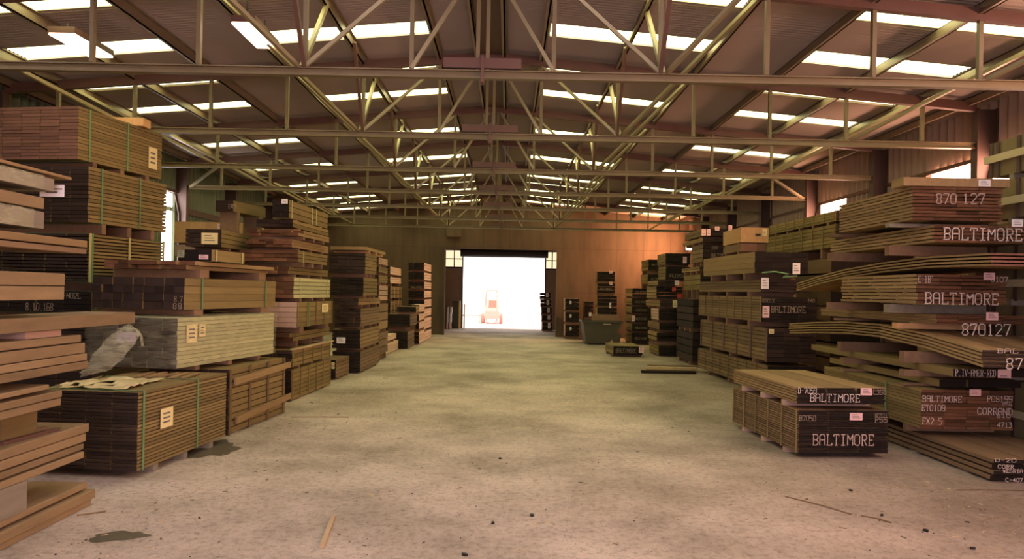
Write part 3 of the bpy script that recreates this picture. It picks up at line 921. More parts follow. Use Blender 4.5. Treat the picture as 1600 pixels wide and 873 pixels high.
# ------------------------------------------------------------------ stack with the plastic-wrapped pack
B = dict(stack='B', side=-1)
pack('brown pack on the floor with a cream label and green straps', Y=7.57, xc=215, yt=613, yb=737, W=1.15, xf=353, yaw=5.5, style='boards', nl=22, nb=4, gap=.26, face='olive', end='dark', straps=(.05, .62), tags=[('side', 249, 634, 269, 670, 'yellowpaper')], bmat='grey', bearers=3, jit=.008, **B)
STACK['B0'] = 0.0
pack('battened pack with slanting rails at the aisle end of the floor row', stack='B0', side=-1, Y=9.86, xc=357, yt=577, yb=680, W=1.15, xf=444, yaw=5.5, style='boards', nl=10, nb=4, gap=.16, face='olive', end='dark', battens=4, battmat='brown', battw=.03, rails=((.05, 1.06, .8, .86), (.08, 1.08, .2, .28)), bmat='grey', bearers=2)
STACK['B'] = max(STACK['B'], STACK['B0'])
pack('big pack wrapped in milky plastic with printed white label', Y=9.2, xc=277, yt=497, yb=576, xo=137, xf=428, yaw=10, nl=12, nb=6, gap=.1, face='palegreen', end='dark', wrap=True, tags=[('side', 290, 506, 307, 536, 'yellowpaper'), ('side', 310, 506, 320, 526, 'yellowpaper')], bearers=3, **B)
pack('square-timber pack with two green straps on the wrapped pack', Y=9.4, xc=288, yt=434, yb=484, xo=143, xf=431, yaw=10, style='boards', nl=4, nb=9, gap=.03, face='olive', end='dark', straps=(.16, .86), text=[('8', 270, 474, 277, 482, 'chalkdim'), ('8', 278, 474, 285, 482, 'chalkdim'), ('8.7', 272, 463, 286, 471, 'chalkdim')], bearers=2, bw=.2, jit=.03, **B)
pack('thin layer of loose planks over the strapped square timbers', Y=9.6, xc=300, yt=407, yb=421, xo=160, xf=426, yaw=8, style='boards', nl=2, nb=6, gap=.1, face='tan', end='redend', bearers=2, bw=.22, jit=.2, **B)
pack('small dark-ended box pack with cream straps and a pink tag', Y=9.9, xc=331, yt=390, yb=409, xo=290, xf=383, yaw=8, nl=1, nb=2, gap=.0, face='olive', end='black', straps=(.12, .9), strap='creamstrap', tags=[('end', 311, 398, 326, 405, 'pinkpaper')], bearers=0, **B)
# torn film and splinters on the floor pack
t = thing('plastic_sheet', 'torn yellowish plastic film and paper strewn on the strapped floor pack', 'plastic sheet', (-4.3, 8.5, .905))
q = MB(); n = 9
for i in range(n + 1):
    for j in range(n + 1):
        q.v.append((-.5 + .8 * i / n + random.uniform(-.03, .03), -.8 + .9 * j / n + random.uniform(-.035, .035), max(0, random.uniform(-.02, .03))))
for i in range(n):
    for j in range(n):
        if random.random() < .9:
            k = i * (n + 1) + j
            q.f.append((k, k + n + 1, k + n + 2, k + 1)); q.mi.append(0)
M['yellowfilm'] = flat('yellowed_film', (196, 178, 132), 0.35, 0, .3, 9)
q.build('film', M['yellowfilm'], t)
for k in range(5):
    x, y, a = -3.86 - .14 * k, 8.98, random.uniform(-.12, .12)
    z0 = .897
    tag(MB().bar((x - .2 * math.sin(a), y - .25 * math.cos(a), z0 + .012), (x + .2 * math.sin(a), y + .25 * math.cos(a), z0 + .012), .06, .018).build('wood_splinter', M['tan']),
        'flat tan splinter on the strapped floor pack', 'splinter', 'splinters on the strapped floor pack')
# strip of film torn from the wrapped pack, hanging in front of it
q = MB(); n = 14
top_pts = [at(203, 508, 9.0), at(188, 535, 8.9), at(165, 560, 8.8), at(126, 584, 8.7)]
bot_pts = [at(222, 520, 9.0), at(196, 556, 8.9), at(172, 578, 8.8), at(124, 590, 8.7)]
alt_pts = [at(203, 503, 9.05), at(176, 520, 8.95), at(150, 548, 8.85), at(126, 582, 8.75)]
def interp(p, t):
    i = min(len(p) - 2, int(t * (len(p) - 1))); f = t * (len(p) - 1) - i
    return p[i].lerp(p[i + 1], f)
for k in range(n + 1):
    t_ = k / n
    for j, pp in enumerate((alt_pts, top_pts, bot_pts)):
        v = interp(pp, t_) + Vector((0, .03 * math.sin(k * 1.7 + j * 2), 0))
        q.v.append(tuple(v))
for k in range(n):
    for j in range(2):
        a = k * 3 + j
        q.f.append((a, a + 1, a + 4, a + 3)); q.mi.append(0)
o = q.build('plastic_flap', M['flapfilm'])
for p in o.data.polygons: p.use_smooth = True
tag(o, 'torn flap of milky plastic hanging off the wrapped pack', 'plastic film')
# loop of film with a pale document in it
t = thing('document_pouch', 'lilac document pouch in a loop of film on the wrapped pack', 'pouch', tuple(at(204, 540, 9.02)))
pa, pb = at(183, 534, 9.02) - t.location, at(213, 519, 9.02) - t.location
M['lilac'] = flat('lilac_paper', (206, 190, 214), 0.6)
MB().box(pa.x, pb.x, -.02, -.01, pa.z, pb.z, 0).box(pa.x + .06, pa.x + .15, -.024, -.02, pa.z + .04, pa.z + .06, 1).build('document', [M['lilac'], M['ink']], t)
lp = [at(a, b, 9.0) - t.location for a, b in ((181, 536), (184, 520), (194, 513), (212, 514), (220, 524), (223, 541))]
MB().tube(lp, .018, 6).build('film_loop', M['flapfilm'], t)

# ------------------------------------------------------------------ stack with the pink crate
Cc = dict(stack='C', side=-1, yaw=3)
pack('battened olive pack at the foot of the pink crate stack', Y=12.9, xc=455, yt=578, yb=626, W=1.1, xf=516, nl=7, nb=4, battens=6, end='black', **Cc)
pack('second battened olive pack, pale lath along its upper edge', Y=12.9, xc=456, yt=547, yb=574, W=1.1, xf=516, nl=4, nb=4, battens=5, end='dark', lath=((0.0, 1.02, .02),), **Cc)
pack('thin stepped pack directly under the pink-ended crate', Y=12.95, xc=452, yt=520, yb=535, W=1.1, xf=515, nl=2, nb=3, face='olive', end='redend', ragged=.25, **Cc)
pack('pink-ended crate with cream label, green strap on its end', Y=12.9, xc=464, yt=472, yb=512, xo=405, xf=519, name='crate', cat='crate', nl=5, nb=2, gap=.06, face='olive', end='pink', battens=5, battmat='olive', straps=(.3,), tags=[('side', 502, 474, 512, 488, 'yellowpaper')], bearers=2, bw=.2, **Cc)
pack('filmed pale pack with a slanting top on the pink crate', Y=12.9, xc=459, yt=433, yb=466, xo=395, xf=516, nl=5, nb=4, face='palegreen', end='redend', straps=(.15, .9), strap='creamstrap', **Cc)
pack('short thin pack under the small strapped bundle of the pink crate stack', Y=12.9, xc=449, yt=416, yb=428, xo=364, xf=513, nl=2, nb=5, face='olive', end='redend', ragged=.15, **Cc)
pack('square olive pack with cream strap in the upper pink crate stack', Y=12.9, xc=466, yt=391, yb=409, xo=374, xf=512, nl=3, nb=5, face='olive', end='redend', straps=(.15,), strap='creamstrap', **Cc)
pack('reddish plank layer, third from the top of the pink crate stack', Y=12.9, xc=456, yt=373, yb=386, xo=382, xf=514, nl=3, nb=5, face='tan', end='redend', ragged=.2, **Cc)
zc8 = STACK['C']
pack('reddish plank layer under the orange-edged packs', Y=12.9, xc=466, yt=358, yb=368, xo=382, xf=515, nl=2, nb=5, face='tan', end='redend', ragged=.3, **Cc)
zc9 = STACK['C']
pack('olive pack with an orange-lit ledge, second from the top', Y=13.2, xc=458, yt=343, yb=355, xo=400, xf=514, nl=2, nb=3, face='olive', end='dark', bmat='orange', **Cc)
pack('highest olive pack of the pink crate stack, white tag on its dark end', Y=13.0, xc=452, yt=312, yb=341, xo=425, xf=513, nl=3, nb=2, face='olive', end='black', straps=(.05, .55, .65), strap='creamstrap', tags=[('end', 440, 311, 450, 318)], bmat='orange', **Cc)
STACK['C3'] = 0.0
pack('pack in shadow on the floor behind the wrapped pack', stack='C3', side=-1, Y=12.4, xc=332, yt=590, yb=600, W=.8, L=2.4, zb=.1, zt=1.1, nl=4, nb=3)
pack('dark pack in shadow carrying the white-labelled dark pack', stack='C3', side=-1, Y=12.4, xc=332, yt=500, yb=520, W=.8, L=2.4, zb=1.2, zt=2.2, nl=4, nb=3, end='black')
pack('low dark pack under the pack with the big white label', stack='C3', side=-1, Y=12.4, xc=340, yt=390, yb=412, xo=288, L=2.2, nl=3, nb=3, end='black')
pack('dark pack with a big white framed label on its end', stack='C3', side=-1, Y=12.3, xc=346, yt=358, yb=386, xo=290, L=2.2, nl=4, nb=4, end='dark', tags=[('end', 315, 364, 341, 381, 'yellowpaper')])
pack('small dark-ended pack with olive side, high beside the green hanging sheet', stack='C3', side=-1, yaw=10, Y=12.95, xc=365, yt=313, yb=330, W=.35, L=1.15, nl=1, nb=1, gap=0, face='olive', end='dark', text=[('BM', 356, 319, 370, 325, 'chalkdim')], bearers=2, bmat='brown')
# light crates by the wall
D = dict(stack='D', side=-1, Y=15.0)
pack('pale crate on the floor in shadow by the green-lit wall', xc=393, yt=0, yb=0, xo=272, L=1.6, zb=.1, zt=1.2, nl=4, nb=3, face='tan', end='pink', bearers=2, **D)
pack('second pale crate up from the floor by the green-lit wall', xc=393, yt=0, yb=0, xo=272, L=1.6, zb=1.3, zt=2.3, nl=4, nb=3, face='tan', end='pink', bearers=2, **D)
pack('pink-sided crate with a white tag beside the bright wall slot', xc=393, yt=384, yb=402, xo=272, L=1.6, nl=2, nb=1, gap=.02, face='tan', end='pink', bearers=2, tags=[('end', 278, 391, 288, 402)], **D)
pack('orange board-faced crate beside the bright wall slot', xc=393, yt=348, yb=381, xo=272, L=1.6, nl=1, nb=5, gap=.0, face='orange', end='orange', bearers=2, tags=[('end', 340, 350, 348, 357, 'pinkpaper')], **D)

# ------------------------------------------------------------------ dark-ended stack past the pink crate
E = dict(stack='E', side=-1, Y=17.4, yaw=1)
pack('pack on the floor at the foot of the dark-ended stack', xc=563, yt=549, yb=581, xo=519, xf=593, nl=6, nb=4, face='brown', end='black', **E)
pack('pack with a white tag and sagging film on its dark end', xc=563, yt=515, yb=545, xo=519, xf=592, nl=5, nb=4, face='tan', end='black', tags=[('end', 526, 527, 540, 536)], **E)
pack('broad pack with stepped edge in the middle of the dark-ended stack', xc=563, yt=482, yb=511, xo=522, xf=594, nl=6, nb=4, face='brown', end='dark', ragged=.1, **E)
pack('thin pale-sided pack in the dark-ended stack', xc=560, yt=466, yb=477, xo=521, xf=594, nl=2, nb=4, face='tan', end='dark', **E)
pack('pack under the topmost deep pack of the dark-ended stack', xc=568, yt=433, yb=462, xo=517, xf=590, nl=5, nb=4, face='olive', end='black', **E)
pack('deep pack topping the dark-ended stack', xc=571, yt=395, yb=427, xo=514, xf=589, nl=6, nb=4, face='olive', end='dark', **E)
pack('plank layer lying over the dark-ended stack', xc=573, yt=385, yb=391, xo=515, xf=603, nl=1, nb=5, face='tan', end='tan', bmat='orange', bearers=3, **E)
STACK['E0'] = 0.0
pack('short pack alone on the floor, paper tag at its corner', stack='E0', side=-1, Y=16.1, xc=525, yt=562, yb=591, W=.42, L=1.1, yaw=3, nl=5, nb=2, face='brown', end='black', tags=[('end', 518, 566, 523, 576, 'yellowpaper')])
E2 = dict(stack='E2', side=-1, Y=20.4, yaw=0)
for i, (a, b, f, lab) in enumerate([(520, 556, 'brown', 'pack on the floor of the slim stack behind the dark-ended stack'), (474, 516, 'tan', 'second pack of the slim stack behind the dark-ended stack'),
                               (445, 470, 'pink', 'pinkish pack with a slanting gap in the slim stack'), (429, 441, 'olive', 'third thin pack from the top of the slim stack'),
                               (416, 425, 'olive', 'second thin pack from the top of the slim stack'), (402, 412, 'pink', 'topmost pack of the slim stack behind the dark-ended stack')]):
    pack(lab, xc=592, yt=a, yb=b, xo=578, xf=606, nl=3, nb=2, face=f, end='dark', bearers=3, **E2)
J = dict(stack='J', side=-1, yaw=1.5)
pack('low wide pack on the floor beyond the dark-ended stack', Y=22.0, xc=597, yt=540, yb=557, W=1.0, L=2.75, nl=5, nb=4, face='palepink', end='dark', tags=[('side', 600, 545, 604, 553)], **J)
pack('loose planks on the low wide pack', Y=22.1, xc=597, yt=527, yb=536, W=.8, L=2.4, nl=2, nb=4, face='palepink', end='redend', ragged=.2, **J)
H = dict(stack='H', side=-1, Y=24.9)
pack('dark-ended pack at the foot of the low dark stack', xc=637, yt=518, yb=545, xo=601, L=1.8, nl=4, nb=3, face='brown', end='black', **H)
pack('dark pack in the middle of the low dark stack', xc=641, yt=491, yb=510, xo=604, L=1.8, nl=4, nb=3, face='brown', end='black', **H)
pack('thin dark pack on top of the low dark stack', xc=650, yt=479, yb=488, xo=620, L=.9, nl=2, nb=3, face='tan', end='black', ragged=.1, **H)
H2 = dict(stack='H2', side=-1, Y=27.0)
for a, b, lab in ((518, 537, 'pack on the floor behind the low dark stack'), (504, 514, 'second pack up behind the low dark stack'), (491, 501, 'third pack up behind the low dark stack'), (476, 488, 'topmost pale pack behind the low dark stack')):
    pack(lab, xc=655, yt=a, yb=b, xo=642, L=1.75, nl=3, nb=2, face='palepink', end='black', bearers=2, **H2)
G = dict(stack='G', side=-1, Y=26.2)
for a, b, bt, lab in ((500, 538, 0, 'pack on the floor of the slatted pale stack'), (470, 494, 4, 'lower slatted crate of the pale stack'), (447, 466, 4, 'upper slatted crate of the pale stack'),
                      (432, 442, 0, 'thin pack under the top of the pale slatted stack'), (416, 428, 0, 'topmost pinkish pack of the pale slatted stack')):
    pack(lab, xc=610, yt=a, yb=b, W=.9, xf=627, nl=3, nb=3, face='palepink' if not bt else 'brown', battmat='pale', battw=.05, battens=bt, end='dark', bearers=2, **G)
I = dict(stack='I', side=-1, Y=28.9)
for a, b, lab in ((519, 537, 'lowest pack of the tall narrow stack by the doorway'), (498, 515, 'second pack of the tall narrow stack by the doorway'), (483, 495, 'third pack of the tall narrow stack by the doorway'),
                  (468, 480, 'fourth pack of the tall narrow stack by the doorway'), (454, 465, 'fifth pack of the tall narrow stack by the doorway'), (440, 451, 'sixth pack of the tall narrow stack, worn white lettering'),
                  (425, 437, 'seventh pack of the tall narrow stack by the doorway'), (410, 422, 'topmost pack of the tall narrow stack by the doorway')):
    pack(lab, xc=663, yt=a, yb=b, xo=638, xf=674, nl=3, nb=3, face='palepink', end='black', bearers=2, text=[('BALTIMORE', 642, 447, 660, 450, 'chalkdim')] if a == 440 else (), **I)

# ------------------------------------------------------------------ floor pair stencilled BALTIMORE
R1 = dict(stack='R1', side=1, Y=9.15, yaw=-3.5)
pack('black-ended battened pack on the floor stencilled BALTIMORE in white', xc=1247, yt=640, yb=708, xo=1389, xf=1144, style='boards', nl=18, nb=3, gap=.26, face='brown', end='black', battens=6, battmat='olive',
     tags=[('end', 1327, 645, 1347, 656, 'pinkpaper')], text=[('BALTIMORE', 1268, 679, 1366, 695, 'chalkmid'), ('B7050', 1248, 649, 1275, 657, 'chalkdim'), ('P55', 1366, 652, 1387, 659, 'chalkdim'), ('8701', 1366, 646, 1387, 651, 'chalkdim')], bmat='pink', bearers=3, jit=.012, **R1)
pack('low pack with pale boards on top, stencilled BALTIMORE, on the battened floor pack', xc=1244, yt=605, yb=631, xo=1385, xf=1144, style='boards', nl=6, nb=3, gap=.2, bwf=.465, face='tan', end='black', tags=[('end', 1344, 606, 1362, 617, 'pinkpaper')],
     text=[('BALTIMORE', 1264, 616, 1344, 627), ('D-7059', 1246, 606, 1276, 614), ('PCS', 1363, 605, 1384, 609, 'chalkdim'), ('C350', 1363, 610, 1385, 616, 'chalkdim')], bmat='pink', bearers=3, jit=.02, **R1)

# ------------------------------------------------------------------ tall stencilled stack (loose spacers between its packs)
def spacers(below, zlo, zhi, x0=5.22, x1=6.42, ys=(9.95, 11.75), mats=('spacer', 'spacer'), wds=('front', 'rear')):
    for yv, m_, wd in zip(ys, mats, wds):
        if zhi - zlo > .015:
            tag(MB().box(x0, x1, yv - .06, yv + .06, zlo + .001, zhi - .001, 0).build('spacer_timber', M[m_]), '%s spacer timber beneath %s' % (wd, below), 'spacer')

def bent_pack(label, Yn, xn, yt, yb, W, pts, nl, nb, gap, face, end, text=(), tags=()):
    """long limp boards: pts = (Y, dz) along the length, dz measured from the near end"""
    c = at(xn, (yt + yb) / 2, Yn)
    zb, zt = at(xn, yb, Yn).z, at(xn, yt, Yn).z
    h = zt - zb; tl = h / nl; tb = tl * (1 - gap); wb = W / nb
    t = thing('lumber_pack', label, 'lumber pack', (c.x + W / 2, Yn, zb))
    for i in range(nl):
        q = MB()
        fan = 1 + .0 * i
        for k in range(len(pts) - 1):
            (ya, da), (yb_, db) = pts[k], pts[k + 1]
            q.hexa([(-wb * .48, ya - Yn, da), (wb * .48, ya - Yn, da), (wb * .48, yb_ - Yn, db), (-wb * .48, yb_ - Yn, db),
                    (-wb * .48, ya - Yn, da + tb), (wb * .48, ya - Yn, da + tb), (wb * .48, yb_ - Yn, db + tb), (-wb * .48, yb_ - Yn, db + tb)], 0, None)
            if k == 0:
                q.mi[-4] = 1
        me = q.mesh('board', [M[face], M[end]])
        for j in range(nb):
            put(me, 'board', t, (-W / 2 + wb * (j + .5) + random.uniform(-.01, .01), random.uniform(0, .05), tl * i))
    for tg in tags:
        a0, b0, a1, b1, pm = tg
        n = Vector((0, -1, 0)); P0 = Vector((c.x, Yn, 0))
        p, r = hit(a0, b1, P0, n) - t.location, hit(a1, b0, P0, n) - t.location
        MB().box(p.x, r.x, -.012, -.009, p.z, r.z, 0).box(p.x + .03, r.x - .05, -.014, -.012, p.z + .03, p.z + .04, 1).build('paper_tag', [M[pm], M['ink']], t)
    for s, a0, b0, a1, b1 in text:
        n = Vector((0, -1, 0)); P0 = Vector((c.x, Yn, 0))
        p, r = hit(a0, b1, P0, n) - t.location, hit(a1, b0, P0, n) - t.location
        lettering(s, p.x, r.x, p.z, r.z, -.005, t, M['chalk'])
    print('BENT', label[:40], 'X%.2f z %.2f-%.2f' % (c.x, zb, zt))
    return zb, zt

K = dict(stack='K', side=1)
pack('fan of wide weathered boards on the floor, white marks on their ends', Y=8.1, xc=1549, yt=716, yb=752, W=1.2, L=3.2, style='boards', nl=4, nb=3, gap=.34, bwf=.46, face='brown', end='black', bmat='grey', bearers=3, jit=.06,
     text=[('D-20', 1553, 716, 1588, 721), ('CORR', 1558, 726, 1584, 731), ('WESRIA', 1566, 733, 1598, 738), ('C-407', 1570, 747, 1598, 752)], **K)
pack('brown-ended pack stencilled BALTIMORE PCS above the floor boards', Y=9.37, xc=1439, yt=608, yb=670, xo=1583, L=2.9, style='boards', nl=12, nb=4, gap=.12, face='olive', end='redend', straps=(.3,),
     tags=[('end', 1514, 608, 1532, 618, 'pinkpaper')], text=[('BALTIMORE', 1440, 619, 1503, 627), ('ET0109', 1439, 633, 1477, 641), ('FX2.5', 1440, 653, 1472, 662), ('PCS199', 1541, 619, 1582, 627), ('BKL', 1565, 628, 1581, 632),
           ('CORRAND', 1526, 638, 1582, 647), ('810', 1556, 647, 1579, 652), ('4713', 1557, 660, 1581, 667)], bearers=2, jit=.03, **K)
zk = STACK['K']
# two heavy timbers
def heavy(label, Yn, xn, yt, yb, W, Lg, txt=None, tg=None, zmin=0):
    c = at(xn, (yt + yb) / 2, Yn); zb, zt = max(zmin, at(xn, yb, Yn).z), at(xn, yt, Yn).z
    t = thing('timber_layer', label, 'timber', (c.x + W / 2, Yn + Lg / 2, zb))
    wb = W / 3
    me = MB().box(-wb * .485, wb * .485, -Lg / 2, Lg / 2, 0, zt - zb, 0, 1).mesh('plank', [M['olive'], M['black']])
    for j in range(3):
        put(me, 'plank', t, (-W / 2 + wb * (j + .5), random.uniform(0, .03), 0))
    P0 = Vector((c.x, Yn, 0)); n = Vector((0, -1, 0))
    if txt:
        s, a0, b0, a1, b1 = txt
        p, r = hit(a0, b1, P0, n) - t.location, hit(a1, b0, P0, n) - t.location
        lettering(s, p.x, r.x, p.z, r.z, -Lg / 2 - .004, t, M['chalk'])
    if tg:
        a0, b0, a1, b1 = tg
        p, r = hit(a0, b1, P0, n) - t.location, hit(a1, b0, P0, n) - t.location
        MB().box(p.x, r.x, -Lg / 2 - .012, -Lg / 2 - .009, p.z, r.z, 0).box(p.x + .03, r.x - .05, -Lg / 2 - .014, -Lg / 2 - .012, p.z + .02, p.z + .03, 1).build('paper_tag', [M['pinkpaper'], M['ink']], t)
    return zb, zt
a0, a1 = heavy('single thick timber layer just above the BALTIMORE PCS pack', 9.35, 1469, 593, 604, 1.05, 3.2, None, None, zk + .03)
spacers('the single thick timber layer', zk, a0, ys=(9.75, 11.5))
b0, b1 = heavy('thick timber layer marked P.IV with a pink tag', 8.95, 1489, 576, 588, 1.0, 4.2, ('P.IV-AMER-RED', 1492, 578, 1556, 587), (1558, 577, 1579, 590), a1 + .03)
spacers('the thick timber layer marked P.IV', a1, b0, ys=(9.75, 11.5))
zb, zt = bent_pack('long sagging boards marked BAL 870, ends jutting into the aisle', 8.45, 1537, 545, 574, 1.15, [(8.45, 0), (9.6, .13), (10.8, .2), (12.0, .19), (13.2, .13), (14.3, .06)], 5, 4, .35, 'tan', 'dark',
    text=[('BAL', 1556, 545, 1592, 551), ('8', 1570, 560, 1584, 576), ('7', 1585, 560, 1599, 576)])
spacers('the long sagging boards marked BAL 870', b1, zb + .08, ys=(9.75, 11.6))
z4 = zt + .235
c5 = at(1462, 526, 9.4).z
STACK['K'] = max(z4, c5 - .05)
spacers('the lower pack stencilled 870127', zt + .158, max(z4, c5 - .05), ys=(9.95,), mats=('orange',))
spacers('the lower pack stencilled 870127', zt + .2, max(z4, c5 - .05), ys=(11.75,), wds=('rear',))
pack('red-brown pack stencilled 870127, fourth down in the tall stencilled stack', Y=9.4, xc=1462, yt=491, yb=526, W=1.15, xf=1281, style='boards', nl=6, nb=4, gap=.27, stick=3, face='tan', end='redend', bearers=0,
     tags=[('end', 1540, 488, 1559, 500, 'pinkpaper')], text=[('870127', 1501, 507, 1580, 523)], jit=.03, **K)
z5 = STACK['K']; zz = at(1432, 476, 9.4).z
STACK['K'] = zz; spacers('the pack with 8107 over BALTIMORE', z5, zz, x0=5.1, mats=('grey', 'spacer'))
pack('red-brown pack reading C:18 and 8107 over BALTIMORE', Y=9.4, xc=1432, yt=427, yb=475, xo=1573, xf=1314, style='boards', nl=8, nb=4, gap=.27, stick=3, face='tan', end='redend', bearers=0,
     tags=[('end', 1536, 426, 1554, 437, 'pinkpaper')], text=[('BALTIMORE', 1443, 459, 1561, 474), ('C:18"', 1434, 431, 1459, 441), ('8107', 1547, 433, 1575, 440)], jit=.03, **K)
z6 = STACK['K']
zb, zt = bent_pack('four long springy boards sweeping down toward the green-strapped pack', 8.35, 1550, 392, 415, 1.2, [(8.35, 0), (9.6, .02), (10.8, -.01), (12.0, -.07), (13.0, -.16), (14.0, -.28)], 4, 4, .45, 'tan', 'brownend')
spacers('the four long springy boards', z6, zb - .06, x0=5.15, mats=('pink', 'spacer'))
z7 = zt + .02; zz = max(z7 + .05, at(1459, 380, 9.4).z)
STACK['K'] = zz; spacers('the wide-lettered BALTIMORE pack', z7, zz, x0=5.1, mats=('spacer', 'spacer'))
pack('brown pack with wide BALTIMORE lettering, second from the top', Y=9.4, xc=1459, yt=350, yb=380, W=1.25, xf=1298, style='boards', nl=5, nb=4, gap=.27, stick=3, face='tan', end='redend', bearers=0,
     tags=[('end', 1580, 343, 1598, 354)], text=[('BALTIMORE', 1472, 358, 1598, 374)], jit=.03, **K)
z8 = STACK['K']; zz = max(z8 + .03, at(1426, 345, 9.55).z)
STACK['K'] = zz; spacers('the topmost pack stencilled 870 127', z8, zz, x0=5.1, mats=('grey', 'spacer'))
pack('topmost brown pack stencilled 870 127 with a white tag', Y=9.55, xc=1426, yt=290, yb=344, xo=1567, xf=1311, style='boards', nl=10, nb=4, gap=.27, stick=4, face='tan', end='redend', bearers=0,
     tags=[('end', 1528, 281, 1547, 291)], text=[('870', 1461, 303, 1495, 318, 'chalkmid'), ('127', 1502, 303, 1540, 318, 'chalkmid')], jit=.03, **K)
c = at(1415, 287, 9.5)
tag(MB().box(0, 1.38, 0, .3, 0, .11, 0, 0).build('plank', M['tan'], None, (c.x, 9.55, STACK['K'] + .001)), 'wide tan plank lying across the topmost 870 127 pack', 'plank')

# ------------------------------------------------------------------ covered crates beside the stencilled stack
Q = dict(stack='Q', side=1, Y=7.3, xc=1862, yt=0, yb=0, W=.95, L=3.0, name='crate', cat='crate', nl=1, nb=1, gap=0, face='tarp', end='tarp', bearers=2, bmat='grey')
def cover_band(t, h, W, L, frac):
    zf = h * frac
    MB().box(-W / 2 - .05, -W / 2 - .02, -L / 2, L / 2 + .09, zf, zf + .1).build('flat_batten', M['band'], t)
    for f in (-.3, .1, .3, .44, .485):
        MB().box(-W / 2 - .02, -W / 2 - .002, L * f, L * f + .06, .06, h).build('upright_batten', M['tarp' if f == .1 else 'columnsteel'], t)
for zz0, zz1, fr, lab in ((.1, .95, .5, 'sheet-covered crate on the floor beside the stencilled stack'), (1.05, 1.95, .5, 'second sheet-covered crate up beside the stencilled stack'),
                          (2.03, 2.5, .45, 'olive sheeted crate level with the 8107 pack'), (2.58, 3.06, .45, 'olive sheeted crate level with the wide BALTIMORE lettering'),
                          (3.12, 3.64, .42, 'olive sheeted crate with a cream batten level with the 870 127 stencil'), (3.72, 4.2, .5, 'topmost olive sheeted crate with a torn cream batten')):
    z_ = STACK.get('Q', 0)
    t = pack(lab, zb=zz0, zt=zz1, **Q)
    cover_band(t, STACK['Q'] - z_, .95, 3.0, fr)

# ------------------------------------------------------------------ stack with the pink-tagged BALTIMORE pack
N = dict(stack='N', side=1, Y=14.8)
pack('battened pack on the floor behind the floor pair', yaw=-2.5, xc=1199, yt=575, yb=610, W=1.0, xf=1090, nl=7, nb=3, zb=.1, zt=.62, face='brown', end='black', battens=9, battmat='brown', **N)
pack('dark-fronted pack with broad red battens, second from the floor', yaw=-2, xc=1199, yt=512, yb=565, W=1.0, xf=1095, nl=8, nb=3, face='brown', end='dark', battens=6, battmat='rust', battw=.045, tags=[('end', 1201, 514, 1209, 521, 'yellowpaper')], **N)
pack('black-ended battened pack lettered BALTIMORE with a pink corner tag', yaw=-2, xc=1190, yt=463, yb=503, xo=1277, xf=1092, nl=9, nb=3, face='brown', end='black', battens=9, battmat='olive',
     tags=[('end', 1191, 478, 1202, 496, 'pinkpaper')], text=[('BALTIMORE', 1204, 479, 1259, 488, 'chalkdim'), ('87012', 1191, 467, 1210, 472, 'chalkdim'), ('P40', 1262, 467, 1273, 472, 'chalkdim')], **N)
pack('plain brown pack with a white tag above the pink-tagged pack', yaw=-2, xc=1189, yt=436, yb=456, xo=1268, xf=1093, nl=4, nb=3, face='brown', end='dark', tags=[('end', 1189, 434, 1201, 451)], **N)
tsp = pack('tan-sided pack with a black end, white tag and green strapping', yaw=-2, xc=1179, yt=393, yb=426, xo=1263, xf=1099, nl=4, nb=3, gap=.03, face='tan', end='black', tags=[('end', 1238, 411, 1250, 428)], **N)
za = at(1170, 428, 14.8).z
q = MB(); q.tube([(at(1180, 426, 14.72)), at(1200, 424, 14.7), at(1222, 428, 14.7), at(1213, 433, 14.72), at(1236, 431, 14.7)], .018, 6)
o = q.build('loose_strap', M['strap'], tsp); o.matrix_parent_inverse = Matrix.Rotation(math.radians(-2), 4, 'Z').inverted() @ Matrix.Translation(-tsp.location)
zn = STACK['N']
STACK['N2'] = zn
N2 = dict(stack='N2', side=1, Y=17.0)
pack('brown crate under the tan crate with a round hole', xc=1157, yt=380, yb=392, xo=1197, L=1.4, nl=1, nb=3, gap=0, name='crate', cat='crate', face='brown', end='brownend', bearers=2, **N2)
t = pack('tan plywood crate with a dark hole and pale tag', xc=1157, yt=355, yb=378, xo=1201, L=1.4, nl=1, nb=1, gap=0, name='crate', cat='crate', face='orange', end='orange', bearers=2, tags=[('end', 1191, 358, 1198, 369, 'yellowpaper')], **N2)
me = MB().box(-.06, .06, -.705, -.695, 0, .05).build('vent_hole', M['darkmetal'], t, (.08, 0, .18))
# battened pair behind
O = dict(stack='O', side=1, Y=15.3, yaw=-1)
pack('pack on the floor in shadow under the high battened pair', xc=1307, yt=0, yb=0, W=1.05, xf=1200, zb=.1, zt=1.4, nl=4, nb=3, face='brown', end='black', **O)
pack('pack in shadow carrying the high battened pair', xc=1307, yt=0, yb=0, W=1.05, xf=1200, zb=1.5, zt=2.85, nl=4, nb=3, face='brown', end='black', **O)
pack('lower of the two high battened packs under the ribbon window', xc=1306, yt=349, yb=386, W=1.05, xf=1198, nl=6, nb=3, face='olive', end='black', battens=8, battmat='olive', **O)
pack('upper of the two high battened packs under the ribbon window', xc=1307, yt=328, yb=345, W=1.05, xf=1202, nl=4, nb=3, face='olive', end='black', battens=8, battmat='olive', bearers=5, **O)

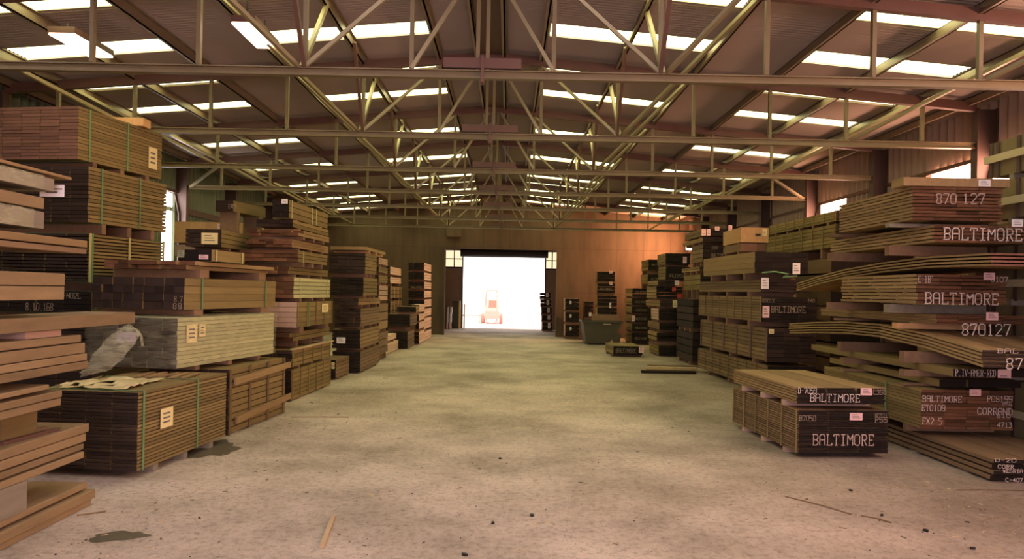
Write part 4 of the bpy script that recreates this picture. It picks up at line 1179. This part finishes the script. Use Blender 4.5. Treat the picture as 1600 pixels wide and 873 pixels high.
# ------------------------------------------------------------------ stacks further down that side
P = dict(stack='P', side=1, Y=20.9)
pack('pack on the floor in the stack with many white tags', xc=1092, yt=0, yb=0, W=1.1, L=2.0, zb=.1, zt=.95, nl=4, nb=3, face='dark', end='black', **P)  # dark side faces stand in for the shadow low in this stack
pack('second pack up in the stack with many white tags', xc=1092, yt=0, yb=0, W=1.1, L=2.0, zb=1.05, zt=1.9, nl=4, nb=3, face='dark', end='black', **P)  # sides coloured dark for the shadow, as on the pack below
pack('green-tinted slanted pack below the lettered black pack', xc=1094, yt=428, yb=453, W=1.1, L=2.0, nl=3, nb=3, face='olive', end='black', **P)
pack('thin planks under the lettered black pack', xc=1093, yt=416, yb=423, W=1.1, L=2.2, nl=2, nb=3, face='tan', end='dark', **P)
pack('black pack with faint lettering below the many white tags', xc=1098, yt=381, yb=409, xo=1153, xf=1080, nl=4, nb=3, face='brown', end='black', text=[('AXA', 1112, 385, 1122, 390, 'chalkdim'), ('BALTIM', 1110, 396, 1130, 402, 'chalkdim')], **P)
pack('thin dark pack with a pale slip under the many white tags', xc=1098, yt=371, yb=377, xo=1151, L=2.4, nl=2, nb=3, face='tan', end='black', **P)
pack('topmost dark pack carrying four white tags in a row', xc=1099, yt=356, yb=368, xo=1146, L=2.2, nl=2, nb=3, face='brown', end='black', tags=[('end', 1096, 358, 1103, 368, 'pinkpaper'), ('end', 1104, 358, 1110, 368, 'pinkpaper'), ('end', 1117, 354, 1124, 360, 'pinkpaper'), ('end', 1138, 352, 1144, 361, 'pinkpaper')], **P)

S = dict(stack='S', side=1, Y=23.9)
pack('dark pack with a grid-like white tag at the foot of the red-tagged stack', xc=1029, yt=540, yb=555, xo=1075, xf=1014, nl=3, nb=3, face='olive', end='black', tags=[('end', 1061, 545, 1068, 556, 'yellowpaper')], **S)
pack('two thin dark layers low in the red-tagged stack', xc=1026, yt=519, yb=533, xo=1073, xf=1012, nl=2, nb=3, gap=.25, face='tan', end='black', **S)
pack('pack with a pale square tag, third from the floor of the red-tagged stack', xc=1030, yt=504, yb=515, xo=1075, xf=1012, nl=3, nb=3, face='brown', end='black', tags=[('end', 1065, 505, 1072, 515, 'yellowpaper')], **S)
pack('tall black pack with a pale tag under the yellow-tagged pack', xc=1029, yt=482, yb=500, xo=1076, xf=1017, nl=4, nb=3, face='pink', end='black', tags=[('end', 1068, 492, 1075, 503, 'yellowpaper')], **S)
pack('pack with a bright yellowish tag in the red-tagged stack', xc=1031, yt=469, yb=479, xo=1088, xf=1009, nl=2, nb=3, face='tan', end='dark', tags=[('end', 1051, 469, 1059, 480, 'yellowpaper')], **S)
pack('black pack with two red-printed tags', xc=1026, yt=447, yb=466, xo=1067, xf=1010, nl=4, nb=3, face='tan', end='black', ragged=.1, tags=[('end', 1050, 449, 1056, 455, 'redpaper'), ('end', 1058, 459, 1065, 466, 'redpaper')], **S)
pack('thin greenish pack with one red-printed tag', xc=1028, yt=438, yb=445, xo=1060, xf=1012, nl=2, nb=3, face='tan', end='dark', tags=[('end', 1054, 438, 1061, 445, 'redtag')], **S)
pack('lettered dark pack second from the top of the red-tagged stack', xc=1040, yt=416, yb=436, xo=1079, xf=1028, nl=4, nb=3, face='olive', end='black', text=[('BALTIMORE', 1045, 428, 1072, 433, 'chalkdim')], tags=[('end', 1069, 420, 1074, 428, 'pinkpaper')], **S)
pack('topmost dark pack of the red-tagged stack by the wall flood lamp', xc=1040, yt=395, yb=413, xo=1079, xf=1027, nl=4, nb=3, face='olive', end='black', tags=[('end', 1067, 401, 1073, 411, 'pinkpaper')], **S)
T = dict(stack='T', side=1, Y=29.2)
for a, b, xx, lab, tg in ((520, 536, 987, 'lowest black pack of the stack behind the small floor pack', ()), (506, 517, 987, 'black pack second from the floor behind the small floor pack', ()),
                      (492, 503, 987, 'black pack with a pink corner tag behind the small floor pack', [('end', 987, 493, 992, 502, 'pinkpaper')]), (479, 489, 987, 'black pack above the pink corner tag', ()),
                      (466, 476, 987, 'black pack fifth from the floor behind the small floor pack', ()), (450, 463, 988, 'wide dark pack under the two top packs before the orange wall', ()),
                      (428, 443, 1012, 'lettered dark pack second from the top before the orange wall', ()), (405, 422, 1013, 'topmost dark pack before the orange wall', ())):
    pack(lab, xc=xx, yt=a, yb=b, W=1.05, xf=xx - 11, nl=3, nb=3, face='tan' if xx < 1000 else 'olive', end='black', bearers=2, tags=tg, text=[('BALTIMORE', xx + 5, (a + b) / 2 - 1, xx + 24, (a + b) / 2 + 2, 'chalkdim')], **T)
pack('small low pack alone on the floor with a pink tag and pale boards on top', stack='U', side=1, Y=23.5, xc=958, yt=540, yb=554, xo=1004, L=1.6, yaw=-2, nl=2, nb=5, face='olive', end='black', bearers=2,
     tags=[('end', 998, 541, 1006, 551, 'pinkpaper')], text=[('BALTIMORE', 962, 545, 994, 551, 'chalkdim')])
V = dict(stack='V', side=1, Y=31.4)
for a, b, lab, tg in ((500, 522, 'lowest black pack behind the skip', ()), (480, 497, 'second black pack behind the skip', [('end', 946, 493, 951, 498, 'pinkpaper')]), (461, 477, 'third black pack behind the skip, chalky drip', [('end', 952, 473, 955, 481)]),
                      (442, 458, 'lettered black pack second from the top behind the skip', [('end', 952, 440, 957, 445, 'pinkpaper')]), (424, 439, 'topmost black pack behind the skip', [('end', 952, 423, 957, 427, 'pinkpaper')])):
    pack(lab, xc=933, yt=a, yb=b, xo=961 if a < 460 else 964, xf=930.5, nl=3, nb=3, face='tan', end='black', bearers=2, tags=tg, text=[('BALTIMORE', 938, 450, 956, 453, 'chalkdim')] if a == 442 else (), **V)
V2 = dict(stack='V2', side=1, Y=32.2)
pack('low dark pack between the skip and the tagged black stack', xc=912, yt=500, yb=522, xo=928, L=.8, nl=3, nb=3, end='black', bearers=2, **V2)
pack('upper dark pack between the skip and the tagged black stack', xc=913, yt=470, yb=495, xo=927, L=.8, nl=4, nb=3, end='black', bearers=2, tags=[('end', 920, 488, 924, 494)], **V2)
Wk = dict(stack='W', side=1, Y=32.0)
for a, b, lab in ((507, 525, 'bottom pack of the black stack beside the doorway'), (487, 503, 'middle pack of the black stack beside the doorway'), (466, 484, 'top pack of the black stack beside the doorway, pale lid')):
    pack(lab, xc=883, yt=a, yb=b, xo=905, xf=880.5, nl=3, nb=3, face='pink', end='black', bearers=2, tags=[('end', 890, a + 4, 893, a + 9)], **Wk)
Xk = dict(stack='X', side=1, Y=38.0)
for k, (a, b, xx, lab) in enumerate(((503, 515, 847, 'lowest'), (492, 501, 846.5, 'second'), (480, 490, 846, 'third'), (468, 478, 845, 'fourth'), (457, 466, 844, 'fifth and topmost'))):
    pack('%s pack of the leaning dark stack inside the doorway' % lab, xc=xx, yt=a, yb=b, xo=xx + 16, L=1.0, nl=2, nb=3, face='pink', end='black', bearers=2, tags=[('end', xx + 9, a + 1, xx + 13, b - 2)], **Xk)

# ------------------------------------------------------------------ boards on the floor by the pink-tagged stack
ya = 18.7
for k, (x0, y0, x1, y1, lab) in enumerate(((1003, 583, 1088, 580, 'dark board lowest of the boards on the floor'), (1010, 577, 1089, 575, 'pale board second in the pile on the floor'),
                                       (1014, 572, 1090, 571, 'tan board third in the pile on the floor'), (1014, 569, 1089, 567, 'thin dark board on top of the pile on the floor'))):
    Yb = 18.7 + k * .28
    a = at(x0, y0, Yb); b = at(x1, y1, Yb)
    zz = .04 + (0 if k < 2 else .0)
    tag(MB().box(a.x, b.x, Yb, Yb + .2, .001 if k else .001, .07 + .02 * k).build('board', M[('dark', 'tan', 'pale', 'brown')[k]]), lab, 'board')
tag(MB().box(4.55, 6.1, 23.95, 23.98, .405, .44).build('long_bar', M['spacer']), 'thin pale bar bridging the red-tagged stack and the brown pack', 'bar')

# ------------------------------------------------------------------ green skip
Ysk = 28.8
pl, pr = at(911, 500, Ysk), at(972, 500, Ysk)
t = thing('waste_skip', 'dull green open-topped steel skip near the black stacks', 'skip', ((pl.x + pr.x) / 2, Ysk, 0))
wd = (pr.x - pl.x) / 2; hs = at(940, 501, Ysk).z
q = MB()
bt = [(-wd * .8, -.0), (wd * .35, -.0), (wd * .62, hs * .55), (wd, hs)]
prof = [(-wd * .82, .06), (wd * .35, .06), (wd * .95, hs * .8), (wd, hs), (-wd, hs)]
n0 = len(q.v)
for (x, zz) in prof: q.v.append((x, 0, zz))
for (x, zz) in prof: q.v.append((x, 1.3, zz))
m5 = len(prof)
q.f.append(tuple(range(m5))); q.mi.append(0)
q.f.append(tuple(range(m5, 2 * m5))[::-1]); q.mi.append(0)
for i in range(m5):
    if i == 3: continue
    j = (i + 1) % m5
    q.f.append((j, i, m5 + i, m5 + j)); q.mi.append(0)
o = q.build('hopper', M['greenmetal'], t)
sd = o.modifiers.new('plate', 'SOLIDIFY'); sd.thickness = .012
MB().box(-wd - .02, wd + .02, -.04, 0, hs - .07, hs).box(-wd - .02, wd + .02, 1.3, 1.34, hs - .07, hs).box(-wd - .04, -wd, -.04, 1.34, hs - .07, hs).box(wd, wd + .04, -.04, 1.34, hs - .07, hs).build('rim', M['greenmetal'], t)
MB().box(-wd * .75, wd * .5, .1, .25, 0, .06).build('skid', M['darkmetal'], t)
MB().box(-wd * .75, wd * .5, 1.05, 1.2, 0, .06).build('skid', M['darkmetal'], t)
MB().box(wd * .05, wd * .42, -.045, -.04, hs - .16, hs - .11).build('name_plate', M['chalkdim'], t)
MB().hexa([(wd * .5, -.03, .0), (wd * .9, -.03, .0), (wd * .9, .0, .0), (wd * .5, 0, .0), (wd * .62, -.03, hs * .5), (wd * .95, -.03, hs * .5), (wd * .95, .0, hs * .5), (wd * .62, 0, hs * .5)]).build('side_plate', M['greenmetal'], t)
for k, (x0, x1, zz) in enumerate(((.25, .95, .12), (.45, 1.0, .02))):
    tag(MB().box(pl.x + 2 * wd * x0, pl.x + 2 * wd * x1, Ysk + .3 + .3 * k, Ysk + .45 + .3 * k, hs + .002, hs + .12 + zz).build('timber_offcut', M['spacer']), '%s offcut lying across the rim of the green skip' % ('pinkish longer' if not k else 'pinkish shorter'), 'offcut')

# ------------------------------------------------------------------ inside the doorway
ca, cb = at(706, 511, 39.0), at(719, 470, 39.0)
t = thing('metal_cabinet', 'grey-green metal cabinet with a yellow edge inside the doorway', 'cabinet', ((ca.x + cb.x) / 2, 39.0, 0))
hw, hh = (cb.x - ca.x) / 2, cb.z
MB().box(-hw, hw, 0, .6, .05, hh).build('body', M['greenmetal'], t)
MB().box(-hw + .03, hw - .1, -.02, 0, .1, hh - .05).build('door', M['greenmetal'], t)
MB().box(hw - .07, hw, -.025, -.002, .05, hh).build('edge_strip', M['yellow'], t)
MB().box(-hw + .05, hw - .05, .05, .55, 0, .05).build('plinth', M['darkmetal'], t)
xa, xb = at(698, 505, 38.6).x, at(705, 505, 38.6).x
M['whitebox'] = flat('white_carton', (236, 226, 222), .8)
zc = 0.0
for k, (hgt, lab) in enumerate(((.34, 'pinkish carton at the bottom of the carton pile'), (.5, 'tall white carton in the middle of the carton pile'), (.3, 'white carton on top of the carton pile inside the doorway'))):
    t = thing('carton', lab, 'carton', ((xa + xb) / 2 + .02 * k, 38.6, zc))
    MB().box(-(xb - xa) / 2, (xb - xa) / 2, -.2, .25, .001, hgt).build('box', M['pinkpaper' if k == 0 else 'whitebox'], t)
    MB().box(-.03, .03, -.203, .253, .0, hgt + .002).build('tape', M['ink'], t)
    zc += hgt + .003
t = thing('safety_barrier', 'yellow tubular barrier beside the yard door', 'barrier', (at(723.5, 500, 39.2).x, 39.2, 0))
zt_ = at(723, 475, 39.2).z
MB().tube([(-.05, 0, 0), (-.05, 0, zt_), (.06, 0, zt_), (.06, 0, 0)], .035, 8).build('hoop', M['yellow'], t)
MB().box(-.12, .12, -.08, .08, 0, .012).build('base_plate', M['yellow'], t)
MB().tube([(-.05, 0, zt_ * .55), (.06, 0, zt_ * .55)], .03, 8).build('rail', M['yellow'], t)

# forklift out in the bright yard
M['liftred'] = flat('faded_red_paint', (236, 182, 166), .5)  # yard glare washing out the forklift is put into its pale colours
M['liftyellow'] = flat('faded_orange_paint', (250, 226, 210), .5)  # orange paled for the yard glare
M['tyre'] = flat('dusty_tyre', (222, 150, 132), .8)  # tyre colour paled for the yard glare
g = at(768, 507, 46.0)
t = thing('forklift', 'washed-out forklift standing in the bright yard beyond the door', 'forklift', (g.x, 46.5, 0))
MB().box(-.5, .5, -.3, 1.3, .35, .95).build('chassis', M['liftyellow'], t)
MB().box(-.48, .48, 1.0, 1.7, .3, 1.05).build('counterweight', M['liftyellow'], t)
for s in (-1, 1):
    MB().box(s * .32 - .04, s * .32 + .04, -.62, -.5, .1, 2.1).build('mast_rail', M['liftred'], t)
    MB().bar((s * .45, -.2, .9), (s * .42, -.1, 1.98), .05, .05).build('guard_post', M['liftred'], t)
    MB().bar((s * .45, 1.2, .9), (s * .42, .95, 1.98), .05, .05).build('guard_post', M['liftred'], t)
    MB().box(s * .25 - .06, s * .25 + .06, -1.6, -.66, .12, .17).build('fork', M['liftred'], t)
    for y_ in (-.1, 1.15):
        q = MB(); q.tube([(s * .58 - .1, y_, .3), (s * .58 + .1, y_, .3)], .3, 20); q.build('wheel', M['tyre'], t)
MB().box(-.36, .36, -.64, -.52, 2.04, 2.12).build('mast_crossbar', M['liftred'], t)
MB().box(-.45, .45, -.7, -.64, .3, .75).build('fork_carriage', M['liftred'], t)
MB().box(-.46, .46, -.2, 1.1, 1.96, 2.02).build('overhead_guard', M['liftyellow'], t)
MB().box(-.25, .25, .45, .95, .95, 1.05).box(-.25, .25, .85, .95, 1.05, 1.45).build('seat', M['tyre'], t)
MB().tube([(0, -.05, 1.0), (0, .2, 1.3)], .025, 8).build('steering_column', M['tyre'], t)
a = at(738, 495, 47.0); b = at(752, 495, 47.0)
t = thing('yard_trestle', 'faint low trestle beside the forklift in the bright yard', 'trestle', ((a.x + b.x) / 2 - .3, 47.0, 0))
MB().box(-.6, .6, -.05, .05, .42, .5).build('crossbar', M['liftred'], t)
for s in (-1, 1):
    MB().bar((s * .5, -.25, 0), (s * .5, 0, .44), .05, .05).build('leg', M['liftred'], t)
    MB().bar((s * .5, .25, 0), (s * .5, 0, .44), .05, .05).build('leg', M['liftred'], t)

# ------------------------------------------------------------------ lamps
def batten_light(px0, py0, px1, py1, wpx, label, Y_):
    a = at(px0, py0, Y_)
    L_ = .95
    t = thing('ceiling_light', label, 'light', (a.x, Y_ + L_ / 2, a.z), 0, 'box lights under the roof')
    zr = roof(a.x) - .19 - a.z
    wv = wpx / F * Y_ / 2
    MB().box(-wv - .01, wv + .01, -L_ / 2 - .01, L_ / 2 + .01, .005, .09).build('housing', M['rust'], t)
    MB().box(-wv, wv, -L_ / 2, L_ / 2, -.02, .005).build('diffuser', M['lamp'], t)
    for s in (-1, 1):
        MB().box(-.01, .01, s * L_ * .35 - .01, s * L_ * .35 + .01, .09, max(.1, zr + .02)).build('hanger', M['darkmetal'], t)
batten_light(380, 35, 408, 67, 36, 'glowing box light hung beside the third purlin over the sawn beams', 9.4)
batten_light(96, 52, 137, 82, 40, 'glowing box light hung furthest out over the tall olive stack', 9.75)
fp = at(1077, 385, 31.4)
t = thing('flood_light', 'glaring wall flood lamp washing the end wall orange', 'light', (fp.x, 31.4, fp.z))
MB().box(-.17, .17, -.02, .12, -.17, .17).build('housing', M['darkmetal'], t)
MB().box(-.15, .15, -.03, -.02, -.15, .15).build('lens', M['floodlens'], t)
MB().bar((.1, .1, 0), (WR + .02 - fp.x, .1, .0), .04, .04).build('bracket', M['darkmetal'], t)
ld = bpy.data.lights.new('flood_bulb', 'AREA'); ld.shape = 'SQUARE'; ld.size = .3; ld.energy = FLOOD_W; ld.color = FLOOD_COL; ld.spread = math.radians(170)
lo = bpy.data.objects.new('flood_bulb', ld); C.objects.link(lo); lo.parent = t; lo.location = (-.25, .05, .0)
lo.rotation_euler = Vector((-1.0, .62, .12)).to_track_quat('-Z', 'Y').to_euler()

# ------------------------------------------------------------------ hanging sheet on the green-lit wall
q = MB(); nx, nz = 30, 8
for i in range(nx + 1):
    for k in range(nz + 1):
        y = 19.75 + 2.6 * i / nx
        sag = .16 * abs(math.sin(i / nx * math.pi * 2.5))
        q.v.append((WL + .11 + .05 * math.sin(i * 1.3 + k * .4), y, 3.9 - sag * (1 - k / nz) - 1.3 * k / nz))
for i in range(nx):
    for k in range(nz):
        a = i * (nz + 1) + k
        q.f.append((a, a + nz + 1, a + nz + 2, a + 1)); q.mi.append(0)
M['greensheet'] = flat('green_sheet', (92, 112, 76), .6)
o = q.build('hanging_sheet', M['greensheet'])
for p in o.data.polygons: p.use_smooth = True
tag(o, 'sagging green sheet hung along the green-lit wall', 'sheet')

# ------------------------------------------------------------------ litter on the floor
def ground(px, py):
    r = ray(px, py); t_ = -CAMZ / r.z
    return Vector((r.x * t_, t_, 0))
g0, g1 = ground(503, 857), ground(521, 809)
tag(MB().bar(g0 + Vector((0, 0, .014)), g1 + Vector((0, 0, .014)), .035, .026).build('wooden_stick', M['pale']), 'pale wooden stick lying on the open concrete', 'stick')
for (a, b, lab) in (((1227, 776), (1330, 804), 'long thin twig on the concrete before the floor boards'), ((1345, 806), (1392, 817), 'short dark twig on the concrete'), ((1495, 766), (1600, 767), 'straight thin batten beside the fan of boards'),
                    ((455, 652), (545, 652), 'flat greenish strip of wood on the aisle'), ((120, 806), (165, 800), 'thin stick beside the floor pile of beams')):
    ga, gb = ground(*a), ground(*b)
    mid = (ga + gb) / 2 + Vector((.02, .015, 0))
    pts = [ga, mid, gb]
    tag(MB().tube([p + Vector((0, 0, .006)) for p in pts], .007, 6).build('twig', M['brown']), lab, 'twig')
chips = [((1329, 767), 'square dark chip on the concrete before the floor pair'), ((1378, 806), 'curled dark chip near the short twig'), ((1447, 830), 'dark lump of bark on the concrete'), ((1520, 858), 'dark flake near the frame edge'), ((831, 806), 'dark chip in the middle of the aisle'),
         ((781, 717), 'flat dark flake far along the aisle'), ((770, 818), 'small brown flake in the open aisle'), ((726, 868), 'dark flake low in the open aisle')]
for (p, lab) in chips:
    g = ground(*p)
    q = MB(); pts = []
    r_ = random.uniform(.012, .024)
    for k in range(7):
        a = 2 * math.pi * k / 7; rr = r_ * random.uniform(.6, 1.2)
        pts.append((rr * 1.6 * math.cos(a), rr * math.sin(a)))
    for zz in (0, .018):
        for (x, y) in pts: q.v.append((x, y, zz))
    q.f.append(tuple(range(7))[::-1]); q.mi.append(0); q.f.append(tuple(range(7, 14))); q.mi.append(0)
    for k in range(7):
        j = (k + 1) % 7; q.f.append((k, j, 7 + j, 7 + k)); q.mi.append(0)
    tag(q.build('bark_chip', M['darkmetal'], None, (g.x, g.y, .001), random.uniform(0, 3)), lab, 'chip')
g = ground(183, 838)
q = MB(); n = 40; ring = []
for k in range(n):
    a = 2 * math.pi * k / n
    rr = 1 + .16 * math.sin(3 * a + 1) + .1 * math.sin(7 * a)
    x, y = .2 * rr * math.cos(a), .13 * rr * math.sin(a)
    q.v.append((x + y * .5, y, .002))
q.f.append(tuple(range(n))); q.mi.append(0)
M['wet'] = flat('damp_dark_concrete', (92, 84, 68), .45, 0, .25, 20)
tag(q.build('damp_patch', M['wet'], None, (g.x, g.y, 0)), 'dark damp patch on the concrete below the floor pile', 'puddle')
g = ground(330, 702)
q = MB()
for k in range(n):
    a = 2 * math.pi * k / n
    rr = 1 + .2 * math.sin(3 * a + 2) + .1 * math.sin(8 * a)
    x, y = .28 * rr * math.cos(a), .5 * rr * math.sin(a)
    q.v.append((x, y, .002))
q.f.append(tuple(range(n))); q.mi.append(0)
tag(q.build('damp_patch', M['wet'], None, (g.x, g.y, 0)), 'dark damp patch on the concrete along the strapped floor pack', 'puddle')
# splinters and grit nobody could count
q = MB()
for k in range(3200):
    y = 3.2 + 17 * random.random() ** 1.6
    x = random.uniform(-3.4, 5.1)
    if random.random() < .4:
        x = random.choice([random.uniform(-3.45, -2.6), random.uniform(2.8, 5.1)])
    if (3.3 < x < 5.1 and 8.9 < y < 12.2) or (3.0 < x < 5.2 and 18.3 < y < 20.2) or (-2.2 < x < -1.5 and 5.3 < y < 6.7):
        continue
    s_ = random.uniform(.003, .007) * (1 if random.random() < .93 else 1.8)
    a = random.uniform(0, 3.14); ln = s_ * random.choice([1, 1, 1.5, 4])
    dx, dy = math.cos(a) * ln, math.sin(a) * ln; ex, ey = -math.sin(a) * s_ * .7, math.cos(a) * s_ * .7
    h_ = s_ * .8
    mi = random.choice([0, 0, 3, 3, 1, 2])
    q.hexa([(x - dx - ex, y - dy - ey, .0005), (x + dx - ex, y + dy - ey, .0005), (x + dx + ex, y + dy + ey, .0005), (x - dx + ex, y - dy + ey, .0005),
            (x - dx * .8 - ex * .7, y - dy * .8 - ey * .7, h_), (x + dx * .8 - ex * .7, y + dy * .8 - ey * .7, h_), (x + dx * .8 + ex * .7, y + dy * .8 + ey * .7, h_), (x - dx * .8 + ex * .7, y - dy * .8 + ey * .7, h_)], mi)
o = q.build('gravel', [M['pale'], M['brown'], M['darkmetal'], M['concrete_block']])
o['kind'] = 'stuff'; o['label'] = 'scattered grit and wood splinters over the concrete'; o['category'] = 'litter'
